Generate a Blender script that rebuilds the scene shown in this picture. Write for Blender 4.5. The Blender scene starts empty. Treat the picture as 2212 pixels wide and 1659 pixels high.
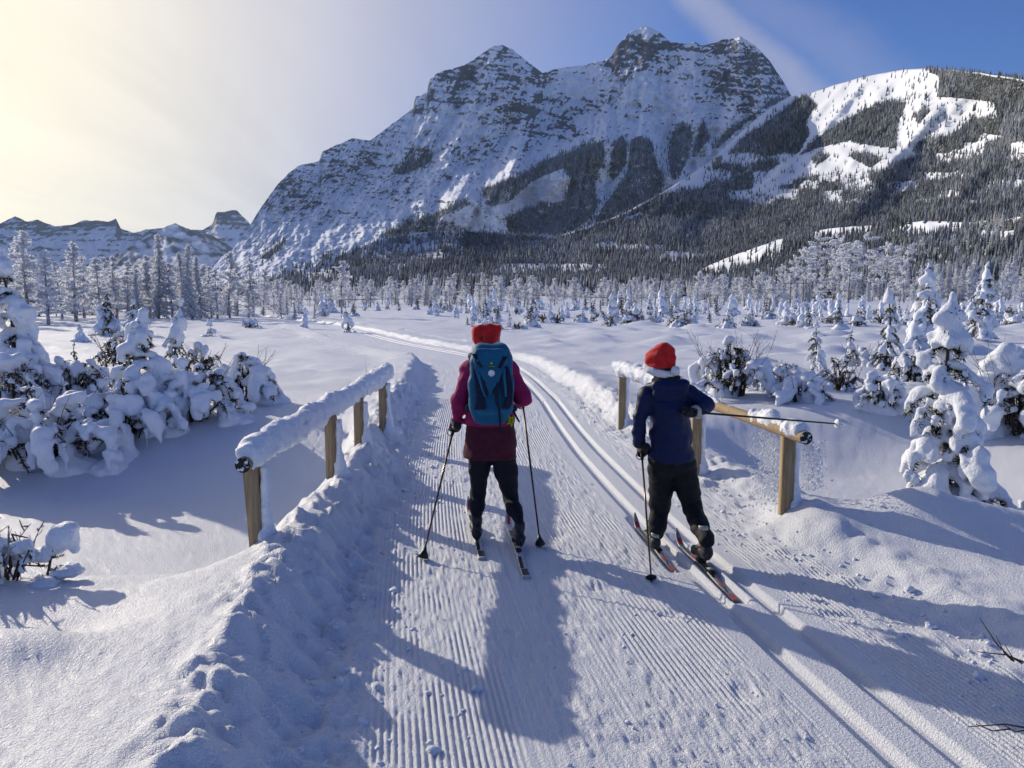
import bpy, math, random
import numpy as np
from mathutils import Vector, Matrix

random.seed(7); rng = np.random.default_rng(7)
scene = bpy.context.scene
COL = scene.collection
R = math.radians

# ------------------------------------------------------------------ camera
F, HZ, CAMH = 804.0, 296.0, 1.95            # focal length and horizon in 1024-wide pixels, eye height in m
PITCH = math.atan((384 - HZ) / F)
cam_d = bpy.data.cameras.new('camera'); cam = bpy.data.objects.new('camera', cam_d); COL.objects.link(cam)
cam_d.sensor_width = 36.0; cam_d.lens = 36.0 * F / 1024.0
cam_d.clip_start = 0.1; cam_d.clip_end = 40000
cam.location = (0, 0, CAMH); cam.rotation_euler = (math.pi / 2 - PITCH, 0, 0)
scene.camera = cam

# ------------------------------------------------------------------ sun and sky
SUN_AZ, SUN_EL = R(-46), R(20)              # azimuth from the view direction, left is negative
SUN = Vector((math.sin(SUN_AZ) * math.cos(SUN_EL), math.cos(SUN_AZ) * math.cos(SUN_EL), math.sin(SUN_EL)))
sl = bpy.data.lights.new('sun', 'SUN'); sl.energy = 4.1; sl.angle = R(0.53); sl.color = (1.0, 0.88, 0.70)
so = bpy.data.objects.new('sun', sl); COL.objects.link(so)
so.rotation_euler = (-SUN).to_track_quat('-Z', 'Y').to_euler()

world = bpy.data.worlds.new('World'); scene.world = world; world.use_nodes = True
wn, wl = world.node_tree.nodes, world.node_tree.links
wn.clear()
def N(nodes, t, **kw):
    n = nodes.new(t)
    for k, v in kw.items():
        if k == 'inp':
            for kk, vv in v.items(): n.inputs[kk].default_value = vv
        else: setattr(n, k, v)
    return n
sky = N(wn, 'ShaderNodeTexSky', sky_type='NISHITA', sun_disc=False, sun_elevation=SUN_EL, sun_rotation=SUN_AZ,
        altitude=1600.0, air_density=1.0, dust_density=0.4, ozone_density=6.0)
geo = N(wn, 'ShaderNodeTexCoord')
# thin cirrus: streaked noise over the direction mapped to a flat cloud deck
sep = N(wn, 'ShaderNodeSeparateXYZ'); wl.new(geo.outputs['Generated'], sep.inputs[0])
zz = N(wn, 'ShaderNodeMath', operation='ADD', inp={1: 0.12}); wl.new(sep.outputs['Z'], zz.inputs[0])
zc = N(wn, 'ShaderNodeMath', operation='MAXIMUM', inp={1: 0.03}); wl.new(zz.outputs[0], zc.inputs[0])
dx = N(wn, 'ShaderNodeMath', operation='DIVIDE'); wl.new(sep.outputs['X'], dx.inputs[0]); wl.new(zc.outputs[0], dx.inputs[1])
dy = N(wn, 'ShaderNodeMath', operation='DIVIDE'); wl.new(sep.outputs['Y'], dy.inputs[0]); wl.new(zc.outputs[0], dy.inputs[1])
cmb = N(wn, 'ShaderNodeCombineXYZ'); wl.new(dx.outputs[0], cmb.inputs[0]); wl.new(dy.outputs[0], cmb.inputs[1])
mp = N(wn, 'ShaderNodeMapping'); mp.inputs['Rotation'].default_value = (0, 0, R(-14)); mp.inputs['Scale'].default_value = (1.5, 0.42, 1)
mp.inputs['Location'].default_value = (0.55, 0.3, 0)
wl.new(cmb.outputs[0], mp.inputs[0])
nz = N(wn, 'ShaderNodeTexNoise', inp={'Scale': 0.9, 'Detail': 7.0, 'Roughness': 0.55, 'Distortion': 0.5}); wl.new(mp.outputs[0], nz.inputs[0])
cr = N(wn, 'ShaderNodeMapRange', interpolation_type='SMOOTHSTEP', inp={1: 0.46, 2: 0.80, 3: 0.0, 4: 0.75}); wl.new(nz.outputs[0], cr.inputs[0])
# forward scattering of the thin ice cloud round the sun
dot = N(wn, 'ShaderNodeVectorMath', operation='DOT_PRODUCT'); dot.inputs[1].default_value = SUN; wl.new(geo.outputs['Generated'], dot.inputs[0])
d0 = N(wn, 'ShaderNodeMath', operation='MAXIMUM', inp={1: 0.0}); wl.new(dot.outputs['Value'], d0.inputs[0])
au = N(wn, 'ShaderNodeMath', operation='POWER', inp={1: 10.0}); wl.new(d0.outputs[0], au.inputs[0])
veil = N(wn, 'ShaderNodeMapRange', interpolation_type='SMOOTHSTEP', inp={1: 0.50, 2: 0.88, 3: 0.0, 4: 0.93}); wl.new(dot.outputs['Value'], veil.inputs[0])
cov = N(wn, 'ShaderNodeMath', operation='MAXIMUM'); wl.new(cr.outputs[0], cov.inputs[0]); wl.new(veil.outputs[0], cov.inputs[1])
ccol = N(wn, 'ShaderNodeMixRGB', blend_type='MIX'); ccol.inputs[1].default_value = (2.75, 2.95, 4.2, 1); ccol.inputs[2].default_value = (9.2, 8.4, 6.6, 1)
wl.new(au.outputs[0], ccol.inputs[0])
# the low air under the sun glows warm
LOW = Vector((math.sin(SUN_AZ + R(4)) * math.cos(R(4)), math.cos(SUN_AZ + R(4)) * math.cos(R(4)), math.sin(R(4))))
dl = N(wn, 'ShaderNodeVectorMath', operation='DOT_PRODUCT'); dl.inputs[1].default_value = LOW; wl.new(geo.outputs['Generated'], dl.inputs[0])
dl0 = N(wn, 'ShaderNodeMath', operation='MAXIMUM', inp={1: 0.0}); wl.new(dl.outputs['Value'], dl0.inputs[0])
lp = N(wn, 'ShaderNodeMath', operation='POWER', inp={1: 16.0}); wl.new(dl0.outputs[0], lp.inputs[0])
lw = N(wn, 'ShaderNodeMath', operation='MULTIPLY', inp={1: 0.85}); wl.new(lp.outputs[0], lw.inputs[0])
cc2 = N(wn, 'ShaderNodeMixRGB'); cc2.inputs[2].default_value = (9.8, 8.7, 5.9, 1); wl.new(lw.outputs[0], cc2.inputs[0]); wl.new(ccol.outputs[0], cc2.inputs[1]); ccol = cc2
tx = N(wn, 'ShaderNodeMapRange', inp={1: 0.3, 2: 0.7, 3: 0.90, 4: 1.12}); wl.new(nz.outputs[0], tx.inputs[0])
cc3 = N(wn, 'ShaderNodeMixRGB', blend_type='MULTIPLY'); cc3.inputs[0].default_value = 1.0; wl.new(ccol.outputs[0], cc3.inputs[1]); wl.new(tx.outputs[0], cc3.inputs[2]); ccol = cc3
# two brushed streaks of cirrus, each along a great circle with a soft, uneven edge
def sky_dir(px, py):
    s_ = 1024 / 2212; u, v = (px * s_ - 512) / F, (384 - py * s_) / F
    return Vector((u, math.cos(PITCH) + v * math.sin(PITCH), -math.sin(PITCH) + v * math.cos(PITCH))).normalized()
def streak(a, b, width, length, amount, prev):
    d1, d2 = sky_dir(*a), sky_dir(*b); n_ = d1.cross(d2).normalized(); c_ = (d1 + d2).normalized()
    wob = N(wn, 'ShaderNodeTexNoise', inp={'Scale': 7.0, 'Detail': 5.0, 'Roughness': 0.6}); wl.new(geo.outputs['Generated'], wob.inputs[0])
    q = N(wn, 'ShaderNodeVectorMath', operation='DOT_PRODUCT'); q.inputs[1].default_value = n_; wl.new(geo.outputs['Generated'], q.inputs[0])
    w_ = N(wn, 'ShaderNodeMath', operation='MULTIPLY_ADD', inp={1: width * 1.6, 2: -width * 0.8}); wl.new(wob.outputs[0], w_.inputs[0])
    s1 = N(wn, 'ShaderNodeMath', operation='ADD'); wl.new(q.outputs['Value'], s1.inputs[0]); wl.new(w_.outputs[0], s1.inputs[1])
    ab = N(wn, 'ShaderNodeMath', operation='ABSOLUTE'); wl.new(s1.outputs[0], ab.inputs[0])
    f1 = N(wn, 'ShaderNodeMapRange', interpolation_type='SMOOTHSTEP', inp={1: 0.0, 2: width, 3: amount, 4: 0.0}); wl.new(ab.outputs[0], f1.inputs[0])
    e = N(wn, 'ShaderNodeVectorMath', operation='DOT_PRODUCT'); e.inputs[1].default_value = c_; wl.new(geo.outputs['Generated'], e.inputs[0])
    f2 = N(wn, 'ShaderNodeMapRange', interpolation_type='SMOOTHSTEP', inp={1: math.cos(length), 2: math.cos(length * 0.35)}); wl.new(e.outputs['Value'], f2.inputs[0])
    m_ = N(wn, 'ShaderNodeMath', operation='MULTIPLY'); wl.new(f1.outputs[0], m_.inputs[0]); wl.new(f2.outputs[0], m_.inputs[1])
    x_ = N(wn, 'ShaderNodeMath', operation='MAXIMUM'); wl.new(prev.outputs[0], x_.inputs[0]); wl.new(m_.outputs[0], x_.inputs[1]); return x_
cov = streak((1520, 20), (1720, 190), 0.036, 0.28, 0.72, cov)
cov = streak((1560, -60), (1800, 110), 0.05, 0.22, 0.30, cov)
cov = streak((675, 255), (810, 305), 0.007, 0.09, 0.95, cov)
hs = N(wn, 'ShaderNodeHueSaturation', inp={'Hue': 0.513, 'Saturation': 1.06, 'Value': 0.88}); wl.new(sky.outputs[0], hs.inputs['Color'])
mix = N(wn, 'ShaderNodeMixRGB'); wl.new(cov.outputs[0], mix.inputs[0]); wl.new(hs.outputs[0], mix.inputs[1]); wl.new(ccol.outputs[0], mix.inputs[2])
bg = N(wn, 'ShaderNodeBackground', inp={'Strength': 0.138}); wl.new(mix.outputs[0], bg.inputs[0])
wo = N(wn, 'ShaderNodeOutputWorld'); wl.new(bg.outputs[0], wo.inputs[0])

vs = scene.view_settings
vs.view_transform = 'Standard'; vs.look = 'None'; vs.exposure = 0.06; vs.gamma = 1.0; vs.use_curve_mapping = False
scene.cycles.max_bounces = 6; scene.cycles.diffuse_bounces = 3; scene.cycles.transparent_max_bounces = 6
scene.cycles.volume_bounces = 0
scene.cycles.use_adaptive_sampling = True

# ------------------------------------------------------------------ helpers
S = 1024.0 / 2212.0                          # the photograph was measured on a 2212 px wide view
def ray(px, py):
    u = (np.asarray(px, float) * S - 512) / F; v = (384 - np.asarray(py, float) * S) / F
    return u, math.cos(PITCH) + v * math.sin(PITCH), -math.sin(PITCH) + v * math.cos(PITCH)
def at(px, py, z=0.0):                       # pixel -> point on the level z
    a, b, c = ray(px, py); t = (z - CAMH) / c
    return np.array([a * t, b * t, z])
def atd(px, py, dist):                       # pixel + horizontal distance -> point
    a, b, c = ray(px, py); t = dist / np.sqrt(a * a + b * b)
    return a * t, b * t, CAMH + c * t

def hash2(ix, iy, seed):
    h = (ix.astype(np.int64) * 374761393 + iy.astype(np.int64) * 668265263 + seed * 974634533) & 0x7fffffff
    h = ((h ^ (h >> 13)) * 1274126177) & 0x7fffffff
    return ((h ^ (h >> 16)) & 0xffff) / 65535.0
def vn(x, y, seed=0):                        # value noise, 0..1
    x = np.asarray(x, float); y = np.asarray(y, float)
    x0 = np.floor(x); y0 = np.floor(y); fx = x - x0; fy = y - y0
    fx = fx * fx * fx * (fx * (fx * 6 - 15) + 10); fy = fy * fy * fy * (fy * (fy * 6 - 15) + 10)
    x0 = x0.astype(np.int64); y0 = y0.astype(np.int64)
    a = hash2(x0, y0, seed); b = hash2(x0 + 1, y0, seed); c = hash2(x0, y0 + 1, seed); d = hash2(x0 + 1, y0 + 1, seed)
    return (a * (1 - fx) + b * fx) * (1 - fy) + (c * (1 - fx) + d * fx) * fy
def fbm(x, y, seed=0, o=4, g=0.5):
    s = 0; a = 1; t = 0
    for i in range(o):
        s = s + a * (vn(x * 2 ** i + 17.3 * i, y * 2 ** i - 9.1 * i, seed + i * 31) - 0.5); t += a; a *= g
    return s / t * 2                         # about -1..1
def ridged(x, y, seed=0, o=5, g=0.55):
    s = 0; a = 1; t = 0
    for i in range(o):
        s = s + a * (1 - np.abs(2 * vn(x * 2 ** i + 5.7 * i, y * 2 ** i + 3.3 * i, seed + i * 13) - 1)); t += a; a *= g
    return s / t                             # 0..1
def sst(a, b, x):
    t = np.clip((x - a) / (b - a), 0, 1); return t * t * (3 - 2 * t)
def cur(pts, x):                             # smooth-ish curve through points
    p = np.array(pts, float); return np.interp(x, p[:, 0], p[:, 1])
def curs(pts, x, n=5, w=1.0):                # interpolated and box-smoothed
    return sum(cur(pts, x + (k - (n - 1) / 2) * w) for k in range(n)) / n

def mesh_np(name, verts, quads, mat=None, smooth=True, tris=None):
    me = bpy.data.meshes.new(name)
    verts = np.ascontiguousarray(verts, np.float32); nq = 0 if quads is None else len(quads); nt = 0 if tris is None else len(tris)
    me.vertices.add(len(verts)); me.vertices.foreach_set('co', verts.ravel())
    loops = []
    if nq: loops.append(np.asarray(quads, np.int32).ravel())
    if nt: loops.append(np.asarray(tris, np.int32).ravel())
    loops = np.concatenate(loops)
    st = np.concatenate([np.arange(nq) * 4, nq * 4 + np.arange(nt) * 3]).astype(np.int32)
    me.loops.add(len(loops)); me.loops.foreach_set('vertex_index', loops)
    me.polygons.add(nq + nt); me.polygons.foreach_set('loop_start', st)
    if smooth: me.polygons.foreach_set('use_smooth', np.ones(nq + nt, bool))
    me.update(calc_edges=True)
    if mat is not None: me.materials.append(mat)
    return me
def attr(me, name, vals):
    a = me.attributes.new(name, 'FLOAT', 'POINT'); a.data.foreach_set('value', np.asarray(vals, np.float32))
def grid_quads(nr, nc, keep=None):
    i = np.arange(nr - 1)[:, None] * nc + np.arange(nc - 1)[None, :]
    q = np.stack([i, i + 1, i + nc + 1, i + nc], -1)
    if keep is not None: return q[keep]
    return q.reshape(-1, 4)
def obj(name, me, parent=None, loc=None):
    o = bpy.data.objects.new(name, me); COL.objects.link(o)
    if parent is not None: o.parent = parent
    if loc is not None: o.location = loc
    return o
def tag(o, label, cat, group=None):
    o['label'] = label; o['category'] = cat
    if group: o['group'] = group
    return o
def kind(o, k, label=None):
    o['kind'] = k
    if label: o['label'] = label
    return o
def thing(name, label, cat, loc=(0, 0, 0), rz=0, group=None):
    o = bpy.data.objects.new(name, None); COL.objects.link(o); o.location = loc; o.rotation_euler = (0, 0, rz)
    o.empty_display_size = 0.1
    return tag(o, label, cat, group)

# ------------------------------------------------------------------ materials
def mat(name, col, rough=0.8, spec=0.3, **kw):
    m = bpy.data.materials.new(name); m.use_nodes = True
    b = m.node_tree.nodes['Principled BSDF']
    b.inputs['Base Color'].default_value = (*col, 1); b.inputs['Roughness'].default_value = rough
    b.inputs['Specular IOR Level'].default_value = spec
    for k, v in kw.items(): b.inputs[k].default_value = v
    return m
def bump(m, scale, strength, dist=0.01, detail=4, coord='Object', rough=0.6):
    n, l = m.node_tree.nodes, m.node_tree.links; b = n['Principled BSDF']
    tc = N(n, 'ShaderNodeTexCoord'); t = N(n, 'ShaderNodeTexNoise', inp={'Scale': scale, 'Detail': detail, 'Roughness': rough}); l.new(tc.outputs[coord], t.inputs[0])
    bp = N(n, 'ShaderNodeBump', inp={'Strength': strength, 'Distance': dist}); l.new(t.outputs[0], bp.inputs['Height'])
    prev = b.inputs['Normal'].links
    if prev: l.new(prev[0].from_socket, bp.inputs['Normal'])
    l.new(bp.outputs[0], b.inputs['Normal']); return m
def colvar(m, c1, c2, scale, coord='Object', lo=0.35, hi=0.65, detail=4, stretch=None):
    n, l = m.node_tree.nodes, m.node_tree.links; b = n['Principled BSDF']
    tc = N(n, 'ShaderNodeTexCoord'); src = tc.outputs[coord]
    if stretch:
        mp_ = N(n, 'ShaderNodeMapping'); mp_.inputs['Scale'].default_value = stretch; l.new(src, mp_.inputs[0]); src = mp_.outputs[0]
    t = N(n, 'ShaderNodeTexNoise', inp={'Scale': scale, 'Detail': detail}); l.new(src, t.inputs[0])
    r = N(n, 'ShaderNodeValToRGB'); r.color_ramp.elements[0].position = lo; r.color_ramp.elements[1].position = hi
    r.color_ramp.elements[0].color = (*c1, 1); r.color_ramp.elements[1].color = (*c2, 1)
    l.new(t.outputs[0], r.inputs[0]); l.new(r.outputs[0], b.inputs['Base Color']); return m

SNOWC = (0.82, 0.86, 0.94)
M_snow = bump(bump(mat('snow_ground', SNOWC, 0.5, 0.4), 75, 0.75, 0.020, 3), 300, 0.6, 0.004, 1)
M_snow_cap = bump(bump(mat('snow_cap', SNOWC, 0.6, 0.3), 48, 0.75, 0.022, 4), 260, 0.5, 0.004, 1)
M_snow_far = mat('snow_far', SNOWC, 0.7, 0.15)

# ------------------------------------------------------------------ the trail's line and the lie of the land
TC = [(3.6, -8), (2.25, 0), (1.77, 3.15), (1.34, 6.0), (1.13, 8), (0.9, 10.8), (0.68, 15.5), (0.3, 20), (-0.2, 23.8), (-2.3, 28.4),
      (-4.6, 33.5), (-8.0, 43), (-12.5, 54), (-20, 68), (-32, 90)]
_ty = np.linspace(-8, 90, 981); _tx = np.interp(_ty, [p[1] for p in TC], [p[0] for p in TC])
for _ in range(3):
    _k = np.ones(15) / 15; _tx = np.convolve(np.pad(_tx, 7, mode='reflect', reflect_type='odd'), _k, 'valid')
_th = np.gradient(_tx, _ty)
def xc(y): return np.interp(y, _ty, _tx)
def cosh_(y): return 1 / np.sqrt(1 + np.interp(y, _ty, _th) ** 2)
def toff(x, y): return (x - xc(y)) * cosh_(y)
TOE_L = lambda y: -2.55 + 0.2 * sst(3, 8, y) + 0.1 * fbm(y * 0.8, y * 0 + 3.1, 5, 3)
TOE_R = lambda y: -0.26 * np.exp(-((y - 6.4) / 0.55) ** 2) + 0.92 - 0.35 * sst(8, 14, y) + 0.08 * fbm(y * 0.9, y * 0 + 8.1, 6, 3)

def bumps(x, y, cell, seed, prob, rr, hh):
    """rounded mounds, at most one per cell"""
    s = 0.0; cx = np.floor(x / cell).astype(np.int64); cy = np.floor(y / cell).astype(np.int64)
    for i in (-1, 0, 1):
        for j in (-1, 0, 1):
            a, b = cx + i, cy + j
            bx = (a + 0.15 + 0.7 * hash2(a, b, seed)) * cell; by = (b + 0.15 + 0.7 * hash2(a, b, seed + 1)) * cell
            r = rr[0] + (rr[1] - rr[0]) * hash2(a, b, seed + 2); h = (hash2(a, b, seed + 3) < prob) * (hh[0] + (hh[1] - hh[0]) * hash2(a, b, seed + 4))
            d2 = ((x - bx) / (1.25 * r)) ** 2 + ((y - by) / r) ** 2
            s = s + h * np.clip(1 - d2 * 0.45, 0, 1) ** 2
    return s

def meadow(x, y):
    """undisturbed snow level away from the trail, without the trail's own cut"""
    z = 0.16 + 0.10 * fbm(x * 0.16, y * 0.16, 21, 3) + 0.05 * fbm(x * 0.5, y * 0.5, 22, 3)
    far = sst(9, 16, y)
    # hummocks of buried shrubs
    hd = 0.35 + 0.65 * sst(-4, 3, x - 0.06 * y)
    z = z + far * hd * bumps(x, y, 2.3, 41, 0.55, (0.45, 0.85), (0.08, 0.27)) * sst(160, 60, y)
    z = z + far * (0.5 + 0.5 * hd) * bumps(x, y, 0.9, 42, 0.35, (0.2, 0.4), (0.03, 0.09)) * sst(60, 30, y)
    # wind ripples
    z = z + 0.012 * fbm(x * 1.2, y * 3.0, 44, 3)
    # knoll in front of the railing, left
    kn = sst(-0.6, -2.2, x) * sst(5.6, 4.0, y - 0.10 * (x + 1.6) - 0.25 * fbm(x * .5, y * .1, 47, 2))
    z = z + kn * (0.13 + 0.09 * fbm(x * 1.1 + 3, y * 1.1, 45, 2))
    # the dip and lip seen on the knoll
    z = z - 0.13 * np.exp(-(((x + 2.25) / 0.55) ** 2 + ((y - 4.15) / 0.22) ** 2)) + 0.06 * np.exp(-(((x + 2.3) / 0.6) ** 2 + ((y - 3.75) / 0.2) ** 2))
    # creek bed under the bridge
    cl = sst(5.0, 6.9, y - 0.10 * (x + 1.6)) * sst(12.4, 9.2, y + 0.12 * (x + 4)) * sst(0.2, -1.2, x)
    crr = sst(6.2, 7.8, y + 0.10 * (x - 2.4)) * sst(13.0, 10.2, y - 0.15 * (x - 2)) * sst(1.0, 2.4, x) * sst(9, 4, x - 0.2 * (y - 8))
    z = z - 0.66 * cl - 0.66 * crr
    # heap beside the right-hand post and the bank towards the camera
    z = z + 0.27 * np.exp(-(((x - 2.95) / 0.62) ** 2 + ((y - 6.2) / 0.6) ** 2)) + 0.10 * np.exp(-(((x - 3.7) / 0.8) ** 2 + ((y - 6.2) / 0.5) ** 2)) + 0.05 * fbm(x * 1.7, y * 1.7, 48, 2) * sst(7.6, 6.4, y) * sst(2.3, 2.8, x)
    # the valley side rises very slowly away from the meadow
    r = np.hypot(x, y)
    z = z + 0.004 * np.clip(r - 150, 0, 400)
    return z

def berm(x, y, fine=True):
    """height with the trail cut: returns z"""
    t = toff(x, y); L = TOE_L(y); Rr = TOE_R(y)
    m = meadow(x, y)
    lump = 0.05 * fbm(x * 4.5, y * 4.5, 51, 4) + 0.03 * fbm(x * 14, y * 14, 52, 3)
    near = sst(24, 14, y); bri = sst(4.6, 5.6, y) * sst(12.6, 11.0, y)
    hl = 0.325 - 0.03 * bri + 0.05 * fbm(y * 1.7, x * 0 + 1, 53, 3)
    hr = 0.09 + 0.16 * sst(9, 13, y) - 0.08 * sst(16, 26, y) + 0.05 * fbm(y * 2.1, x * 0 + 4, 54, 3)
    hr = hr + 0.17 * np.exp(-((y - 6.35) / 0.6) ** 2)
    hl = hl * sst(30, 20, y) + 0.24 * (1 - sst(30, 20, y))
    cl_ = L - 0.45; cr_ = Rr + 0.42
    # left: wall from toe to crest, then to the meadow (steep on the bridge, gentle elsewhere)
    ul = np.clip((L - t) / 0.45, 0, 1); wall_l = hl * (ul * ul * (3 - 2 * ul))
    wl_ = 0.42 * bri + 1.0 * (1 - bri)
    out_l = sst(0, 1, (cl_ - t - 0.10) / wl_)
    zl = np.where(t < cl_, hl * (1 - out_l) + np.maximum(m, np.where(bri > .5, -9, m)) * out_l, wall_l)
    ur = np.clip((t - Rr) / 0.42, 0, 1); wall_r = hr * (ur * ur * (3 - 2 * ur))
    wr_ = 0.5 * sst(6.0, 7, y) * sst(13, 12, y) + 0.75
    out_r = sst(0, 1, (t - cr_ - 0.08) / wr_)
    zr = np.where(t > cr_, hr * (1 - out_r) + m * out_r, wall_r)
    z = np.where(t < 0, zl, zr)
    # rough broken snow on the walls
    rw = sst(-0.35, 0.15, L - t) * sst(0.7, 0.35, L - t) * (t < 0) + (0.32 + 0.35 * sst(7, 9, y)) * sst(-0.4, 0.1, t - Rr) * sst(0.75, 0.35, t - Rr) * (t > 0)
    cl2 = np.clip(ridged(x * 5.5, y * 5.5, 57, 3) - 0.52, 0, 1) * 0.16
    cauli = bumps(x, y, 0.19, 401, 0.8, (0.06, 0.11), (0.03, 0.09)) + bumps(x, y, 0.085, 402, 0.8, (0.025, 0.05), (0.015, 0.04))
    z = z + rw * (lump + 0.5 * cl2 + near * cauli) * (0.6 + 0.4 * near)
    z = z + sst(0.35, 0.5, L - t) * sst(0.75, 0.5, L - t) * 0.03 * fbm(x * 9, y * 9, 58, 3)
    o = sst(0.5, 0.7, np.maximum(L - t, t - Rr))
    z = z + o * (0.007 * fbm(x * 24, y * 24, 91, 2) * sst(25, 8, y) + 0.005 * fbm(x * 7, y * 7, 92, 2) * sst(40, 10, y))
    return z

SKIS = [(*at(1042, 1210)[:2], *at(1011, 1098)[:2], 0.0), (*at(1138, 1251)[:2], *at(1096, 1130)[:2], 0.0), (*at(1458, 1227)[:2], *at(1371, 1125)[:2], -0.044), (*at(1594, 1290)[:2], *at(1461, 1160)[:2], -0.044)]
def trail_detail(x, y):
    t = toff(x, y); L = TOE_L(y); Rr = TOE_R(y)
    inside = sst(-0.02, 0.12, t - L) * sst(0.02, -0.08, t - Rr)
    # classic track: two grooves with slanted walls
    def groove(c):
        d = np.abs(t - c); return -0.046 * sst(0.062, 0.042, d)
    fade = sst(60, 30, y)
    trk = (groove(-0.14) + groove(0.14))
    tzone = sst(0.36, 0.28, np.abs(t))
    # corduroy, one ridge per 36 mm, broken by skis and drag marks
    ph = t / 0.0315
    cord = 0.5 + 0.5 * np.cos(2 * np.pi * ph); cord = cord ** 0.8
    # skied-smooth lane down the middle
    lane = (-1.38 - 0.05 * (y - 6)) if False else (-1.32 + 0.05 * np.sin(y * 0.9))
    sm = sst(0.42, 0.20, np.abs(t - lane + 0.18 * fbm(t * 3, y * 0.5, 61, 2)))
    sm = np.clip(sm * (0.55 + 0.8 * vn(t * 9, y * 0.7, 62)), 0, 1)
    scuff = sst(0.42, 0.62, vn(t * 2.2, y * 0.9, 63) * 0.6 + vn(t * 7, y * 3.0, 64) * 0.4 + 0.10 * sst(0.55, 0.3, np.abs(np.abs(t) - 0.62)))
    edge = sst(0.34, 0.05, t - L) * 0.9
    keep = np.clip(1 - sm * 0.9, 0, 1) * np.clip(1 - scuff * 0.85, 0, 1) * (1 - tzone) * (1 - np.clip(edge, 0, 1) * vn(t * 4, y * 2, 65))
    z = 0.0125 * (cord - 0.5) * keep * (0.8 + 0.4 * vn(t * 30, y * 12, 66))
    # glide streaks in the smooth lane
    z = z + sm * 0.006 * (vn(t * 38, y * 0.55, 67) - 0.5) + 0.004 * sm * (vn(t * 12, y * 0.4, 71) - .5)
    # crumbs where the surface is broken
    z = z + scuff * (1 - tzone) * (0.020 * np.clip(ridged(x * 11, y * 11, 68, 3) - 0.5, -0.1, 1) + 0.008 * fbm(x * 45, y * 45, 69, 2))
    z = z + 0.0015 * fbm(x * 60, y * 60, 70, 2) + 0.012 * fbm(x * 1.2, y * 0.6, 72, 2)
    z = z + trk
    # small push-off hollows
    z = z - 0.012 * (1 - tzone) * sst(0.82, 0.94, vn(x * 5.2, y * 4.2, 73))
    z = z * inside * fade
    for (x0, y0, x1, y1, zz_) in SKIS:           # the snow is pressed flat under the skis
        L2 = (x1 - x0) ** 2 + (y1 - y0) ** 2; u = np.clip(((x - x0) * (x1 - x0) + (y - y0) * (y1 - y0)) / L2, -.02, 1.02)
        d = np.hypot(x - x0 - u * (x1 - x0), y - y0 - u * (y1 - y0)); k = sst(0.075, 0.042, d); z = z * (1 - k) + zz_ * k
    return z

# ski trail: fine mesh in the trail's own coordinates
def build_trail():
    tn = np.concatenate([np.linspace(-3.75, -2.6, 66, endpoint=False), np.linspace(-2.6, 0.95, 470, endpoint=False), np.linspace(0.95, 2.1, 70)])
    yn = [1.6]
    while yn[-1] < 15: yn.append(yn[-1] * 1.0084)
    yn = np.array(yn)
    tf = np.concatenate([np.linspace(-3.75, -2.6, 24, endpoint=False), np.linspace(-2.6, 0.95, 110, endpoint=False), np.linspace(0.95, 2.1, 24)])
    yf = [yn[-1]]
    while yf[-1] < 75: yf.append(yf[-1] * 1.0095)
    yf = np.array(yf)
    yb = np.linspace(-7.5, 1.6, 36); tb = tf
    V = []; Q = []; off = 0
    for tt, yy in ((tn, yn), (tf, yf), (tb, yb)):
        T, Y = np.meshgrid(tt, yy)
        c = cosh_(Y); th = np.interp(Y, _ty, _th)
        X = xc(Y) + T / c
        Z = berm(X, Y) * 1.0; Z = Z + trail_detail(X, Y)
        e = sst(0.0, 0.05, np.minimum(T - tt[0], tt[-1] - T)); Z = Z - 0.03 * (1 - e)
        V.append(np.stack([X, Y, Z], -1).reshape(-1, 3)); Q.append(grid_quads(len(yy), len(tt)) + off); off += T.size
    return mesh_np('ski_trail', np.concatenate(V), np.concatenate(Q), M_snow)
kind(obj('ski_trail', build_trail()), 'structure')

def ground_z(x, y):
    x = np.asarray(x, float); y = np.asarray(y, float)
    return np.where(y < 75, berm(x, np.minimum(y, 89)), meadow(x, y))
def gz(x, y): return float(ground_z(np.array([x]), np.array([y]))[0])

def build_ground():
    az = np.concatenate([np.linspace(-180, -50, 40, endpoint=False), np.linspace(-50, -36, 50, endpoint=False), np.linspace(-36, 36, 390, endpoint=False),
                         np.linspace(36, 50, 50, endpoint=False), np.linspace(50, 180, 41)])
    r = [0.4]
    while r[-1] < 2.4: r.append(r[-1] * 1.08)
    while r[-1] < 130: r.append(r[-1] * 1.0126)
    while r[-1] < 14000: r.append(r[-1] * 1.05)
    r = np.array(r)
    A, Rr = np.meshgrid(np.radians(az), r)
    X = Rr * np.sin(A); Y = Rr * np.cos(A)
    Z = ground_z(X, Y)
    T = toff(X, np.clip(Y, -8, 90)); cor = sst(-3.60, -3.42, T) * sst(1.95, 1.78, T) * (Y > -7.4) * (Y < 74)
    Z = Z - 0.25 * cor
    deep = (T > -3.25) & (T < 1.62) & (Y > -7) & (Y < 70)
    keep = ~(deep[:-1, :-1] & deep[1:, 1:] & deep[:-1, 1:] & deep[1:, :-1])
    q = grid_quads(len(r), len(az), keep)
    # cap at the centre
    return mesh_np('snow_field', np.stack([X, Y, Z], -1).reshape(-1, 3), q[:, ::-1], M_snow)
kind(obj('snow_field', build_ground()), 'structure')

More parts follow.
